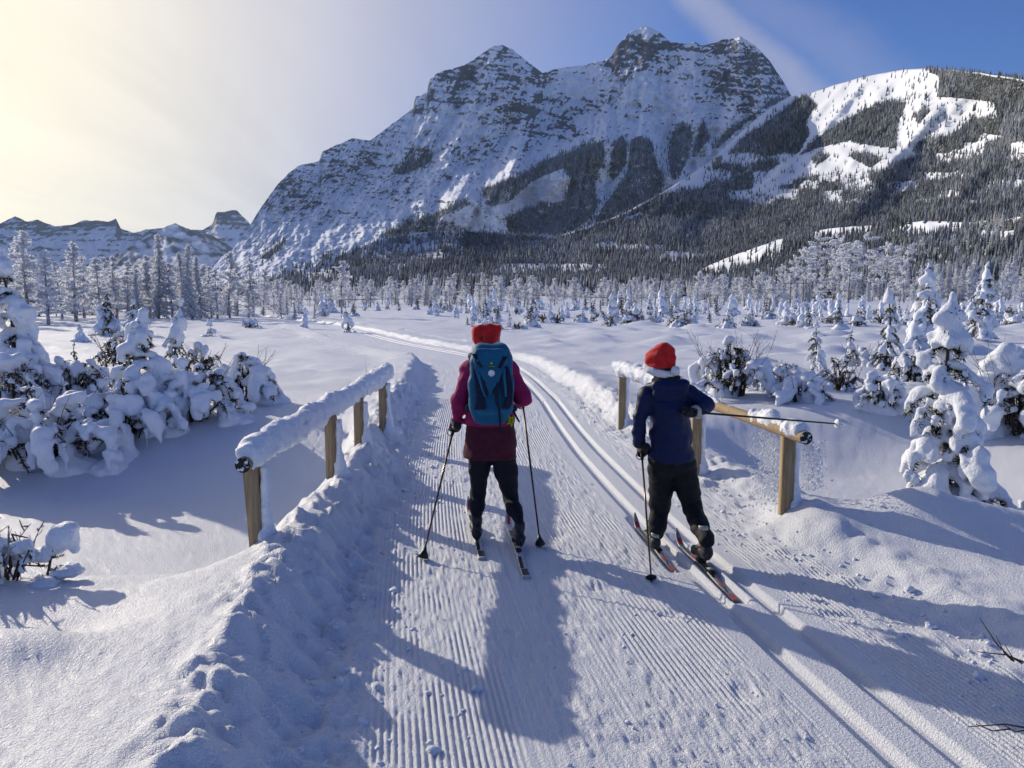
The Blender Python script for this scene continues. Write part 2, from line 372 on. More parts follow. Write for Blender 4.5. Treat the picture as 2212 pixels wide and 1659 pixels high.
# ------------------------------------------------------------------ mountains (measured px, py on the 2212 px view + distance)
def rock_material(name, rock1, rock2, fscale):
    m = mat(name, SNOWC, 0.85, 0.1); n, l = m.node_tree.nodes, m.node_tree.links; b = n['Principled BSDF']
    at_ = N(n, 'ShaderNodeAttribute', attribute_name='rock'); tc = N(n, 'ShaderNodeTexCoord')
    t = N(n, 'ShaderNodeTexNoise', inp={'Scale': fscale, 'Detail': 6.0, 'Roughness': 0.65}); l.new(tc.outputs['Object'], t.inputs[0])
    a = N(n, 'ShaderNodeMath', operation='MULTIPLY_ADD', inp={1: 0.9, 2: -0.45}); l.new(t.outputs[0], a.inputs[0])
    s_ = N(n, 'ShaderNodeMath', operation='ADD'); l.new(at_.outputs['Fac'], s_.inputs[0]); l.new(a.outputs[0], s_.inputs[1])
    k = N(n, 'ShaderNodeMapRange', interpolation_type='SMOOTHSTEP', inp={1: 0.38, 2: 0.62}); l.new(s_.outputs[0], k.inputs[0])
    t2 = N(n, 'ShaderNodeTexNoise', inp={'Scale': fscale * 0.5, 'Detail': 4.0}); l.new(tc.outputs['Object'], t2.inputs[0])
    rc = N(n, 'ShaderNodeMixRGB'); rc.inputs[1].default_value = (*rock1, 1); rc.inputs[2].default_value = (*rock2, 1); l.new(t2.outputs[0], rc.inputs[0])
    mx = N(n, 'ShaderNodeMixRGB'); mx.inputs[1].default_value = (*SNOWC, 1); l.new(k.outputs[0], mx.inputs[0]); l.new(rc.outputs[0], mx.inputs[2]); l.new(mx.outputs[0], b.inputs['Base Color'])
    return m
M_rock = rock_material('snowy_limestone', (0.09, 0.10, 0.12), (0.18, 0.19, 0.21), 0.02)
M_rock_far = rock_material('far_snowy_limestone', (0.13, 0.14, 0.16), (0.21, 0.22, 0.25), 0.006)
M_slope = rock_material('snowy_slope', (0.03, 0.036, 0.038), (0.085, 0.09, 0.098), 0.03)

class Layer: pass
def layer(name, x0, x1, nx, nt, ridge, base, dist0, dist1, g, relief, rockfn, material, jag=3.0, seed=0, back=14):
    px = np.linspace(x0, x1, nx); t = np.linspace(0, 1, nt)
    yr = cur(ridge, px) + jag * fbm(px * 0.05, px * 0 + 2, seed, 4, 0.6); yb = cur(base, px); d0 = curs(dist0, px, 9, 12); d1 = curs(dist1, px, 9, 12)
    P, T = np.meshgrid(px, t)
    n_ = max(3, int(90 * nx / (x1 - x0)) | 1); ys = np.convolve(np.pad(yr, n_ // 2, mode='edge'), np.ones(n_) / n_, 'valid'); PY = yb + (ys + (yr - ys) * T ** 3 - yb) * T     # steps of the skyline soften down the slope
    D = d0 + (d1 - d0) * g(T)
    D = D + relief(P, PY, T)
    x, y, z = atd(P, PY, D)
    # ground slope for the snow / rock split: local steepness from the mesh
    pos = np.stack([x, y, z], -1)
    du = np.gradient(pos, axis=1); dv = np.gradient(pos, axis=0)
    nrm = np.cross(du, dv); nrm /= np.linalg.norm(nrm, axis=-1, keepdims=True) + 1e-9
    rock = rockfn(P, PY, T, np.abs(nrm[..., 2]))
    # back side: continue behind the ridge and down
    ex = []; k = np.arange(1, 6)
    for j in k:
        dd = D[-1] + j * 0.09 * d1; xx, yy, _ = atd(px, yr, dd); ex.append(np.stack([xx, yy, z[-1] - (z[-1] + 30) * (j / 5) ** 1.3], -1))
    V = np.concatenate([pos, np.array(ex)]).reshape(-1, 3); rk = np.concatenate([rock.ravel(), np.zeros(nx * 5)])
    me = mesh_np(name, V, grid_quads(nt + 5, nx), material); attr(me, 'rock', rk)
    o = kind(obj(name, me), 'structure')
    L = Layer(); L.px, L.t, L.pos, L.yr, L.yb, L.o = px, t, pos, yr, yb, o
    return L
def on_layer(L, X, Y):
    """point of a layer's surface seen at measured pixel X, Y"""
    ix = np.interp(X, L.px, np.arange(len(L.px))); yr = np.interp(X, L.px, L.yr); yb = np.interp(X, L.px, L.yb)
    t = (Y - yb) / (yr - yb); ok = (t > 0) & (t < 1) & (X > L.px[0]) & (X < L.px[-1]); it = np.clip(t, 0, 1) * (len(L.t) - 1)
    i0 = np.clip(ix.astype(int), 0, len(L.px) - 2); j0 = np.clip(it.astype(int), 0, len(L.t) - 2); fx = (ix - i0)[:, None]; fy = (it - j0)[:, None]
    p = L.pos
    return (p[j0, i0] * (1 - fx) + p[j0, i0 + 1] * fx) * (1 - fy) + (p[j0 + 1, i0] * (1 - fx) + p[j0 + 1, i0 + 1] * fx) * fy, ok

def inpoly(X, Y, poly):
    c = np.zeros(X.shape, bool); n = len(poly)
    for i in range(n):
        x0, y0 = poly[i]; x1, y1 = poly[(i + 1) % n]
        if y0 == y1: continue
        m = ((y0 > Y) != (y1 > Y)) & (X < (x1 - x0) * (Y - y0) / (y1 - y0) + x0); c ^= m
    return c
def z2(pts): return [(1261.8 + .4296 * x, 27.4 + .4296 * y) for x, y in pts]
CLEAR = [z2([(1110, 410), (1330, 340), (1600, 270), (1720, 290), (1880, 370), (2050, 385), (2070, 430), (1960, 480), (1950, 540), (1880, 590), (1840, 620), (1690, 640), (1650, 700), (1700, 710), (1560, 760), (1480, 800),
             (1300, 800), (1100, 830), (860, 900), (850, 880), (940, 790), (1080, 700), (1130, 620), (1120, 540), (1170, 470)]),
         z2([(400, 905), (520, 830), (640, 735), (640, 830), (600, 880), (450, 900)]), z2([(640, 720), (950, 440), (1110, 408), (1000, 490), (800, 630), (700, 730)]),
         z2([(200, 1035), (280, 1005), (290, 1015), (210, 1045)]), z2([(850, 890), (1060, 845), (1040, 860), (860, 905)])]
TREED = [z2([(1080, 720), (1150, 640), (1290, 550), (1400, 490), (1530, 440), (1600, 480), (1580, 560), (1570, 690), (1450, 670), (1330, 650), (1180, 680)]),
         z2([(1140, 740), (1180, 700), (1240, 720), (1170, 770)]), z2([(1320, 720), (1400, 700), (1500, 740), (1440, 780)]), z2([(1540, 440), (1620, 450), (1600, 520), (1550, 520)]), z2([(1650, 520), (1720, 480), (1740, 500), (1680, 560)])]
TONGUES = [z2([(125, 830), (150, 660), (190, 620), (212, 650), (215, 750), (150, 850)]), z2([(50, 1060), (130, 950), (220, 800), (235, 640), (280, 620), (340, 650), (370, 780), (410, 850), (370, 930), (200, 1040)]),
           z2([(440, 850), (420, 720), (450, 600), (500, 560), (550, 600), (530, 720), (480, 830)]), z2([(545, 720), (560, 640), (600, 545), (630, 640), (570, 710)]),
           z2([(640, 690), (720, 590), (880, 490), (940, 440), (1030, 425), (900, 480), (780, 580), (680, 680)]),
           [(1039, 412), (1150, 366), (1262, 316), (1303, 312), (1305, 345), (1285, 400), (1290, 450), (1260, 490), (1210, 510), (1216, 450), (1232, 390), (1218, 362), (1150, 392), (1100, 436), (1060, 445)],
           [(820, 512), (900, 478), (1000, 436), (1020, 442), (950, 470), (1010, 500), (900, 512)], [(850, 372), (935, 330), (930, 350), (870, 378)], [(560, 560), (620, 515), (610, 530), (580, 560)], [(680, 560), (720, 545), (715, 560)],
           [(1090, 470), (1150, 450), (1230, 440), (1210, 510), (1100, 505)]]
CLEAR_E = [[(1480, 600), (1580, 548), (1690, 512), (1690, 545), (1620, 575), (1560, 600)], [(1700, 515), (1800, 486), (1885, 482), (1880, 505), (1790, 515)], [(1925, 500), (1990, 472), (2085, 474), (2080, 500), (1990, 512)], [(2110, 500), (2190, 500), (2190, 516), (2120, 516)],
           [(1215, 605), (1270, 598), (1290, 612), (1230, 622)]]
hill_top = [(200, 655), (330, 645), (430, 630), (520, 618), (600, 606), (680, 577), (750, 545), (817, 520), (900, 502), (1000, 496), (1100, 505), (1200, 512), (1270, 490), (1345, 462),
    (1440, 411), (1540, 345), (1600, 285), (1660, 235), (1708, 208), (1740, 205), (1800, 184), (1870, 165), (1950, 150), (2010, 147), (2100, 155), (2212, 172), (2350, 200), (2600, 290)]
foot_top = [(1180, 652), (1300, 636), (1400, 614), (1500, 588), (1580, 553), (1680, 518), (1800, 492), (1900, 486), (2000, 477), (2100, 481), (2212, 468), (2600, 440)]
def dens_hill(X, Y):
    top = cur(hill_top, X); d = np.ones(len(X)); cl = np.zeros(len(X), bool); tr = np.zeros(len(X), bool)
    for p in CLEAR: cl |= inpoly(X, Y, p)
    for p in TREED: tr |= inpoly(X, Y, p)
    d[cl] = 0.05; d[tr] = 1.0
    rgt = (X > 2060) & (Y < 420) & ~cl; d[rgt] = np.where(vn(X[rgt] * .03, Y[rgt] * .06, 7) > 0.42 + 0.002 * (Y[rgt] - 250), 1.0, 0.10); d[(X > 2030) & (Y < top + 60)] = 1
    mid = (X > 1500) & (Y > 330) & (Y < 440) & ~cl & ~tr; d[mid] = np.where(vn(X[mid] * .02, Y[mid] * .05, 8) > 0.45, 0.9, 0.3)
    low = (Y > 520) & ~cl; d[low] *= np.where(vn(X[low] * .012 + Y[low] * .01, Y[low] * .045, 12) > 0.24, 1.0, 0.35)
    lft = (X < 1000) & (Y < 560); d[lft] *= 0.55
    return d * (Y > top + 3)
def dens_main(X, Y):
    d = np.zeros(len(X))
    for p in TONGUES: d[inpoly(X, Y, p)] = 1.0
    jx, jy = X + rng.normal(0, 7, len(X)), Y + rng.normal(0, 5, len(X))
    for p in TONGUES: d[inpoly(jx, jy, p)] = np.maximum(d[inpoly(jx, jy, p)], 0.35)
    sl_ = (Y > 430 - 0.0 * X) & (Y > 640 - 0.20 * (X - 300)); d = np.maximum(d, np.where(sl_, 0.06, 0)); return d
def dens_foot(X, Y):
    top = cur(foot_top, X); cl = np.zeros(len(X), bool)
    for p in CLEAR_E: cl |= inpoly(X, Y, p)
    d = np.where(cl, 0.05, 1.0); return d * (Y > top)
def zz3(pts): return [(x * .3472, 411.5 + y * .3472) for x, y in pts]
far_ridge = [(-420, 470), (-200, 500), (-80, 470)] + zz3([(0, 205), (95, 160), (155, 190), (175, 195), (230, 178), (345, 225), (430, 215), (510, 190), (620, 185), (670, 195),
    (705, 183), (722, 176), (752, 238), (830, 265), (900, 245), (1000, 235), (1090, 205), (1180, 245), (1260, 245), (1325, 205), (1345, 135), (1475, 122), (1520, 170), (1558, 213), (1650, 300), (1900, 500)])
def far_relief(P, PY, T):
    return -240 * (ridged(P * 0.012 + PY * 0.008, PY * 0.012, 3, 5) - 0.5) - 120 * ridged(P * 0.05, PY * 0.09, 4, 3)
def far_rock(P, PY, T, nz):
    b = 0.30 + 0.6 * (ridged(P * 0.018 + PY * .012, PY * 0.05, 8, 4) - 0.45) + 0.14 * sst(0.75, 0.98, T) + 0.6 * (0.72 - nz)
    b += 0.30 * sst(0.42, 0.12, T) + 0.10 * np.sin(PY * .55 + 3 * fbm(P * .02, PY * .03, 19, 3))
    b += 0.25 * np.exp(-((P - 488) / 34.) ** 2 - ((PY - 480) / 22.) ** 2)
    return np.clip(b, 0, 1)
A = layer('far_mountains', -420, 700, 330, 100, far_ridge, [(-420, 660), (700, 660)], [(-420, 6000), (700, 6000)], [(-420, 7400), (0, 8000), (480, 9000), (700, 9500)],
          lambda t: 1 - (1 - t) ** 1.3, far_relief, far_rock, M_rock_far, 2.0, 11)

near_ridge = [(40, 650), (150, 592), (250, 548), (320, 512), (360, 488), (378, 482), (410, 497), (440, 500), (470, 516), (520, 545), (580, 600), (650, 655)]
def near_rock(P, PY, T, nz): return np.clip(0.34 + 0.7 * (ridged(P * 0.02 - PY * .015, PY * 0.03, 28, 4) - 0.45) + 0.25 * sst(0.5, 0.1, T), 0, 1)
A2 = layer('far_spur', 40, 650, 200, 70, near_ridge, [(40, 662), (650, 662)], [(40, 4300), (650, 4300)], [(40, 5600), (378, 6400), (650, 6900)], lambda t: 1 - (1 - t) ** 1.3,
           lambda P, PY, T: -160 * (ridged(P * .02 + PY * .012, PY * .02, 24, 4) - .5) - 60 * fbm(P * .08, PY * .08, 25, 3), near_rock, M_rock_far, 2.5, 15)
main_ridge = [(330, 640), (430, 590), (500, 540), (540, 487), (560, 455), (575, 432), (600, 398), (625, 372), (645, 358), (690, 348), (696, 328), (730, 312), (760, 299), (800, 303),
    (850, 265), (893, 233), (897, 208), (922, 200), (928, 172), (950, 155), (985, 145), (1002, 142), (1035, 120), (1062, 102), (1085, 97), (1108, 107), (1130, 124), (1150, 142), (1172, 157),
    (1200, 150), (1260, 141), (1320, 125), (1332, 100), (1360, 70), (1393, 56), (1425, 69), (1448, 90), (1480, 96), (1500, 89), (1515, 98), (1545, 92), (1562, 84), (1600, 80), (1630, 98),
    (1660, 128), (1680, 158), (1695, 182), (1708, 205), (1760, 260), (1900, 330), (2150, 420)]
def main_relief(P, PY, T):
    env = np.clip(4 * T * (1.02 - T), 0, 1) ** 0.5
    # buttresses and couloirs running down the face, leaning left on the left half
    lean = np.interp(P, [500, 900, 1300, 1700], [0.75, 0.55, 0.15, -0.15])
    q = P + lean * (PY - 300)
    r1 = ridged(q * 0.0075, PY * 0.0022, 31, 4); r2 = ridged(q * 0.022 + 5, PY * 0.008, 32, 4); r3 = fbm(P * 0.07, PY * 0.07, 33, 4, .6)
    # strata: benches that dip gently to the left
    s = PY - 0.10 * (P - 1000) + 10 * fbm(P * 0.010, PY * 0.01, 34, 3)
    st_ = 16 * np.abs(((s / 11.0) % 1) - 0.5) + 26 * np.abs(((s / 27.0 + .3) % 1) - 0.5)
    hi = sst(520, 260, PY + 0.12 * (P - 700))
    am = 0.55 + 0.45 * sst(780, 1050, P)
    d = am * (-430 * (r1 - 0.5) - 150 * (r2 - 0.5)) - 60 * r3 - 22 * fbm(P * .22, PY * .22, 40, 3, .6) - st_ * (0.3 + 0.9 * hi) * (0.4 + vn(P * .02, PY * .03, 39))
    # spurs that carry trees and turn their left side to the sun
    def spur(x0, y0, x1, y1, w, a):
        u = np.clip(((P - x0) * (x1 - x0) + (PY - y0) * (y1 - y0)) / ((x1 - x0) ** 2 + (y1 - y0) ** 2), 0, 1)
        dd = np.hypot(P - (x0 + u * (x1 - x0)), PY - (y0 + u * (y1 - y0))); return -a * np.exp(-(dd / w) ** 2)
    d = d + spur(1380, 320, 1330, 480, 40, 170) + spur(1480, 280, 1455, 380, 28, 110) + spur(1300, 308, 1000, 440, 60, 260) + spur(1290, 330, 1200, 520, 50, 160) + spur(1000, 440, 800, 520, 50, 160)
    pat = np.exp(-((P - 1165) / 62.) ** 2 - ((PY - 412 + 0.6 * (P - 1165)) / 36.) ** 2); d = d - 360 * pat * (P - 1165) / 62.
    return d * env
def main_rock(P, PY, T, nz):
    s = PY - 0.10 * (P - 1000) + 10 * fbm(P * 0.010, PY * 0.01, 34, 3)
    band = 0.5 + 0.5 * np.sin(2 * np.pi * s / 11.0 + 7 * fbm(P * 0.02, PY * 0.03, 35, 4))
    band2 = 0.5 + 0.5 * np.sin(2 * np.pi * s / 27.0 + 2 * fbm(P * 0.02, PY * 0.04, 38, 2))
    b = 0.10 + 1.0 * (0.66 - nz) + 0.24 * (band - 0.5) + 0.16 * (band2 - .5) + 0.6 * fbm(P * 0.018, PY * 0.03, 36, 5, .65) + 0.50 * fbm(P * 0.10, PY * 0.15, 37, 4, .7) + 0.0
    pk = lambda x, y, rx, ry, a: a * np.exp(-((P - x) / rx) ** 2 - ((PY - y) / ry) ** 2)
    b = b + pk(1070, 150, 90, 50, .30) + pk(960, 185, 60, 40, .30) + pk(1390, 120, 65, 55, .42) + pk(1600, 150, 85, 62, .50) + pk(1130, 240, 55, 45, .38) + pk(1220, 265, 50, 35, .34)
    b = b + pk(640, 420, 80, 60, .30) + pk(800, 340, 90, 40, .30) + pk(880, 430, 80, 50, .22) + pk(1060, 320, 60, 45, .25) + pk(750, 480, 90, 60, .22) + pk(1300, 210, 60, 25, .2) + pk(1470, 265, 40, 18, .25)
    b = b - pk(1010, 270, 90, 45, .30) - pk(1420, 215, 60, 55, .45) - pk(1165, 412, 70, 50, .6) - pk(1450, 330, 60, 60, .35) - pk(1250, 180, 40, 30, .25) - pk(1500, 240, 50, 40, .2) - pk(900, 380, 50, 20, .2)
    # lower scree and talus are snow
    for p in TONGUES: b = np.where(inpoly(P, PY, p), 0.8, b)
    b = b - 0.30 * sst(420, 520, PY + 0.22 * (P - 700))
    return np.clip(b, 0, 1)
B = layer('mountain', 330, 2150, 590, 250, main_ridge, [(330, 660), (2150, 660)], [(330, 2300), (1000, 2500), (2150, 2500)],
          [(330, 3300), (540, 3650), (900, 4100), (1390, 4350), (1708, 4000), (2150, 3900)], lambda t: 1 - (1 - t) ** 1.5, main_relief, main_rock, M_rock, 2.5, 12)

def hill_relief(P, PY, T):
    env = np.clip(5 * T * (1.02 - T), 0, 1) ** 0.7
    lean = 0.9; q = P + lean * (PY - 400)
    d = -260 * (ridged(q * 0.006, PY * 0.002, 71, 3) - 0.5) * sst(640, 480, PY) - 60 * fbm(P * 0.02, PY * 0.02, 72, 4)
    return d * env
def hill_brush_shade(P, PY, T, nz):                  # brush and young growth, with the forest's shade painted dark under the trees
    d = dens_hill(P.ravel(), PY.ravel()).reshape(P.shape); return np.clip(0.05 + 0.66 * np.clip(d, 0, 1) + 0.16 * fbm(P * 0.03, PY * 0.04, 73, 4), 0, 1) * (nz > -1)
def foot_brush_shade(P, PY, T, nz):
    d = dens_foot(P.ravel(), PY.ravel()).reshape(P.shape); return np.clip(0.02 + 0.36 * np.clip(d, 0, 1) + 0.2 * fbm(P * 0.03, PY * 0.04, 73, 4), 0, 1)  # floor colour again carries brush and painted tree shade, fainter here
Cc = layer('forested_hill', 200, 2600, 380, 115, hill_top, [(200, 662), (2600, 662)], [(200, 230), (2600, 230)],
           [(200, 1400), (600, 1900), (1000, 2100), (1320, 2200), (1440, 2450), (1540, 2750), (1708, 3150), (1950, 2600), (2212, 1750), (2600, 1300)],
           lambda t: 1 - (1 - t) ** 2.0, hill_relief, hill_brush_shade, M_slope, 1.5, 13)

def foot_relief(P, PY, T): return (-60 * fbm(P * 0.012, PY * 0.02, 81, 3)) * np.clip(4 * T * (1.02 - T), 0, 1)
E_ = layer('foothill', 1180, 2600, 220, 45, foot_top, [(1180, 662), (2600, 662)], [(1180, 230), (2600, 230)],
           [(1180, 1600), (1500, 1250), (1680, 1050), (2212, 640), (2600, 480)], lambda t: 1 - (1 - t) ** 1.6, foot_relief, foot_brush_shade, M_slope, 2.0, 14)

# ------------------------------------------------------------------ solid modelling: distance fields meshed with surface nets
def h3(ix, iy, iz, seed):
    h = (ix * 374761393 + iy * 668265263 + iz * 2147483647 + seed * 974634533) & 0x7fffffff
    h = ((h ^ (h >> 13)) * 1274126177) & 0x7fffffff
    return ((h ^ (h >> 16)) & 0xffff) / 65535.0
def vn3(x, y, z, seed=0):
    f = [np.floor(a) for a in (x, y, z)]; w = [a - b for a, b in zip((x, y, z), f)]; w = [t * t * (3 - 2 * t) for t in w]; i = [a.astype(np.int64) for a in f]
    s = 0
    for a in (0, 1):
        for b in (0, 1):
            for c in (0, 1):
                s = s + h3(i[0] + a, i[1] + b, i[2] + c, seed) * (w[0] if a else 1 - w[0]) * (w[1] if b else 1 - w[1]) * (w[2] if c else 1 - w[2])
    return s - 0.5
class Field:
    def __init__(s, lo, hi, h):
        s.h = h; s.lo = np.array(lo, float) - 2 * h; n = np.ceil((np.array(hi, float) + 2 * h - s.lo) / h).astype(int) + 1; s.n = n
        s.f = np.full(n, 1.0, np.float64)
        s.ax = [s.lo[i] + h * np.arange(n[i]) for i in range(3)]
    def box(s, lo, hi):
        a = np.clip(np.floor((np.array(lo) - s.lo) / s.h).astype(int), 0, s.n - 1); b = np.clip(np.ceil((np.array(hi) - s.lo) / s.h).astype(int) + 1, 1, s.n)
        sl_ = tuple(slice(i, j) for i, j in zip(a, b))
        g = np.meshgrid(*[s.ax[i][sl_[i]] for i in range(3)], indexing='ij'); return sl_, g
    def put(s, sl_, d, k, sub=False):
        f = s.f[sl_]
        if sub:
            s.f[sl_] = np.maximum(f, -d); return
        if k > 0:
            hh = np.maximum(k - np.abs(f - d), 0) / k; s.f[sl_] = np.minimum(f, d) - hh * hh * k * 0.25
        else: s.f[sl_] = np.minimum(f, d)
    def cap(s, p0, p1, r0, r1=None, k=0.02, sub=False, flat=1.0):
        r1 = r0 if r1 is None else r1; p0 = np.array(p0, float); p1 = np.array(p1, float); m = max(r0, r1) + k + 2 * s.h
        sl_, g = s.box(np.minimum(p0, p1) - m, np.maximum(p0, p1) + m)
        if 0 in s.f[sl_].shape: return
        ba = p1 - p0; L = (ba @ ba) + 1e-12
        t = np.clip(((g[0] - p0[0]) * ba[0] + (g[1] - p0[1]) * ba[1] + (g[2] - p0[2]) * ba[2]) / L, 0, 1)
        d = np.sqrt((g[0] - p0[0] - t * ba[0]) ** 2 + (g[1] - p0[1] - t * ba[1]) ** 2 + ((g[2] - p0[2] - t * ba[2]) / flat) ** 2) - (r0 + (r1 - r0) * t)
        s.put(sl_, d, k, sub)
    def ell(s, c, r, rot=None, k=0.02, sub=False):
        c = np.array(c, float); r = np.array(r, float); m = r.max() + k + 2 * s.h
        sl_, g = s.box(c - m, c + m)
        if 0 in s.f[sl_].shape: return
        q = [g[i] - c[i] for i in range(3)]
        if rot is not None:
            Rm = np.array(rot.to_3x3()).T if hasattr(rot, 'to_3x3') else np.array(rot).T
            q = [Rm[i, 0] * q[0] + Rm[i, 1] * q[1] + Rm[i, 2] * q[2] for i in range(3)]
        k0 = np.sqrt(sum((q[i] / r[i]) ** 2 for i in range(3))); k1 = np.sqrt(sum((q[i] / r[i] ** 2) ** 2 for i in range(3))) + 1e-9
        s.put(sl_, k0 * (k0 - 1) / k1, k, sub)
    def rbox(s, c, hs, rad, rot=None, k=0.02, sub=False):
        c = np.array(c, float); hs = np.array(hs, float); m = np.linalg.norm(hs) + k + 2 * s.h
        sl_, g = s.box(c - m, c + m)
        if 0 in s.f[sl_].shape: return
        q = [g[i] - c[i] for i in range(3)]
        if rot is not None:
            Rm = np.array(rot.to_3x3()).T if hasattr(rot, 'to_3x3') else np.array(rot).T
            q = [Rm[i, 0] * q[0] + Rm[i, 1] * q[1] + Rm[i, 2] * q[2] for i in range(3)]
        a = [np.abs(q[i]) - hs[i] + rad for i in range(3)]
        d = np.sqrt(sum(np.maximum(v, 0) ** 2 for v in a)) + np.minimum(np.maximum(a[0], np.maximum(a[1], a[2])), 0) - rad
        s.put(sl_, d, k, sub)
    def noise(s, amp, freq, seed=0, zs=1.0):
        m = s.f < 4 * s.h + amp * 2
        i = np.nonzero(m); x, y, z = (s.ax[j][i[j]] for j in range(3))
        s.f[m] += amp * 2 * vn3(x * freq, y * freq, z * freq * zs, seed)
    def chain(s, pts, rad, k=0.02, flat=1.0):
        for i in range(len(pts) - 1): s.cap(pts[i], pts[i + 1], rad[i], rad[i + 1], k, flat=flat)
    def mesh(s, name, material, smooth_iter=1):
        f = s.f; n = s.n
        f[0] = f[-1] = 1; f[:, 0] = f[:, -1] = 1; f[:, :, 0] = f[:, :, -1] = 1
        ins = f < 0
        c = np.zeros(np.array(n) - 1, np.int8)
        for a in (0, 1):
            for b in (0, 1):
                for d in (0, 1): c += ins[a:n[0] - 1 + a, b:n[1] - 1 + b, d:n[2] - 1 + d]
        act = (c > 0) & (c < 8); idx = np.full(act.shape, -1, np.int64); ii = np.argwhere(act); idx[act] = np.arange(len(ii))
        acc = np.zeros((len(ii), 3)); cnt = np.zeros(len(ii))
        I = ii
        for a in ((0, 0, 0), (0, 1, 0), (0, 0, 1), (0, 1, 1), (1, 0, 0), (1, 1, 0), (1, 0, 1), (1, 1, 1)):
            for ax in range(3):
                if a[ax]: continue
                b = list(a); b[ax] = 1
                A_ = I + np.array(a); B_ = I + np.array(b); fa = f[A_[:, 0], A_[:, 1], A_[:, 2]]; fb = f[B_[:, 0], B_[:, 1], B_[:, 2]]
                x = (fa < 0) != (fb < 0); t = np.where(x, fa / (fa - fb + 1e-12), 0)
                p = np.tile(np.array(a, float), (len(ii), 1)); p[:, ax] = t
                acc[x] += p[x]; cnt[x] += 1
        V = s.lo + s.h * (ii + acc / np.maximum(cnt, 1)[:, None])
        Q = []
        for ax in range(3):
            o1, o2 = (ax + 1) % 3, (ax + 2) % 3
            sl0 = [slice(1, n[i] - 1) for i in range(3)]; sl0[ax] = slice(0, n[ax] - 1); sl1 = list(sl0); sl1[ax] = slice(1, n[ax])
            a = ins[tuple(sl0)]; b = ins[tuple(sl1)]; e = np.argwhere(a != b)
            if len(e) == 0: continue
            flip = a[tuple(e.T)]; e = e + np.array([1 if i != ax else 0 for i in range(3)])
            d1 = np.zeros(3, int); d1[o1] = 1; d2 = np.zeros(3, int); d2[o2] = 1
            q = np.stack([idx[tuple((e - d1 - d2).T)], idx[tuple((e - d2).T)], idx[tuple(e.T)], idx[tuple((e - d1).T)]], -1)
            q[~flip] = q[~flip][:, ::-1]; Q.append(q)
        Q = np.concatenate(Q)
        for _ in range(smooth_iter):
            sm = np.zeros_like(V); ct = np.zeros(len(V))
            for i in range(4):
                np.add.at(sm, Q[:, i], V[Q[:, (i + 1) % 4]] + V[Q[:, (i + 3) % 4]]); np.add.at(ct, Q[:, i], 2)
            V = V * 0.45 + 0.55 * sm / ct[:, None]
        return mesh_np(name, V, Q, material)
class Tris:
    """collects small faces into one mesh"""
    def __init__(s): s.v = []; s.q = []; s.t = []; s.n = 0
    def add(s, v, q=None, t=None):
        v = np.asarray(v, float).reshape(-1, 3)
        if q is not None and len(q): s.q.append(np.asarray(q) + s.n)
        if t is not None and len(t): s.t.append(np.asarray(t) + s.n)
        s.v.append(v); s.n += len(v)
    def tube(s, pts, rad, sides=5, caps=True):
        pts = np.asarray(pts, float); m = len(pts); rad = np.broadcast_to(np.asarray(rad, float), (m,))
        d = np.gradient(pts, axis=0); d /= np.linalg.norm(d, axis=1, keepdims=True) + 1e-9
        up = np.where(np.abs(d[:, 2:3]) < 0.9, np.array([[0, 0, 1.]]), np.array([[1., 0, 0]]))
        a = np.cross(d, up); a /= np.linalg.norm(a, axis=1, keepdims=True) + 1e-9; b = np.cross(d, a)
        th = np.arange(sides) * 2 * np.pi / sides
        V = pts[:, None] + rad[:, None, None] * (a[:, None] * np.cos(th)[None, :, None] + b[:, None] * np.sin(th)[None, :, None])
        i = np.arange(m - 1)[:, None] * sides; j = np.arange(sides)[None]; j2 = (j + 1) % sides
        q = np.stack([i + j, i + j2, i + sides + j2, i + sides + j], -1).reshape(-1, 4)
        t = []
        V = V.reshape(-1, 3)
        if caps:
            V = np.concatenate([V, pts[:1], pts[-1:]]); c0, c1 = m * sides, m * sides + 1; jj = np.arange(sides); k = (jj + 1) % sides
            t = np.concatenate([np.stack([np.full(sides, c0), k, jj], -1), np.stack([np.full(sides, c1), (m - 1) * sides + jj, (m - 1) * sides + k], -1)])
        s.add(V, q, t)
    def box(s, c, hs, rot=None):
        v = np.array([[x, y, z] for x in (-1, 1) for y in (-1, 1) for z in (-1, 1)], float) * np.array(hs)
        if rot is not None: v = v @ np.array(rot.to_3x3()).T
        s.add(v + np.array(c), [(0, 1, 3, 2), (4, 6, 7, 5), (0, 4, 5, 1), (2, 3, 7, 6), (0, 2, 6, 4), (1, 5, 7, 3)])
    def mesh(s, name, material, smooth=True):
        return mesh_np(name, np.concatenate(s.v), np.concatenate(s.q) if s.q else None, material, smooth, np.concatenate(s.t) if s.t else None)

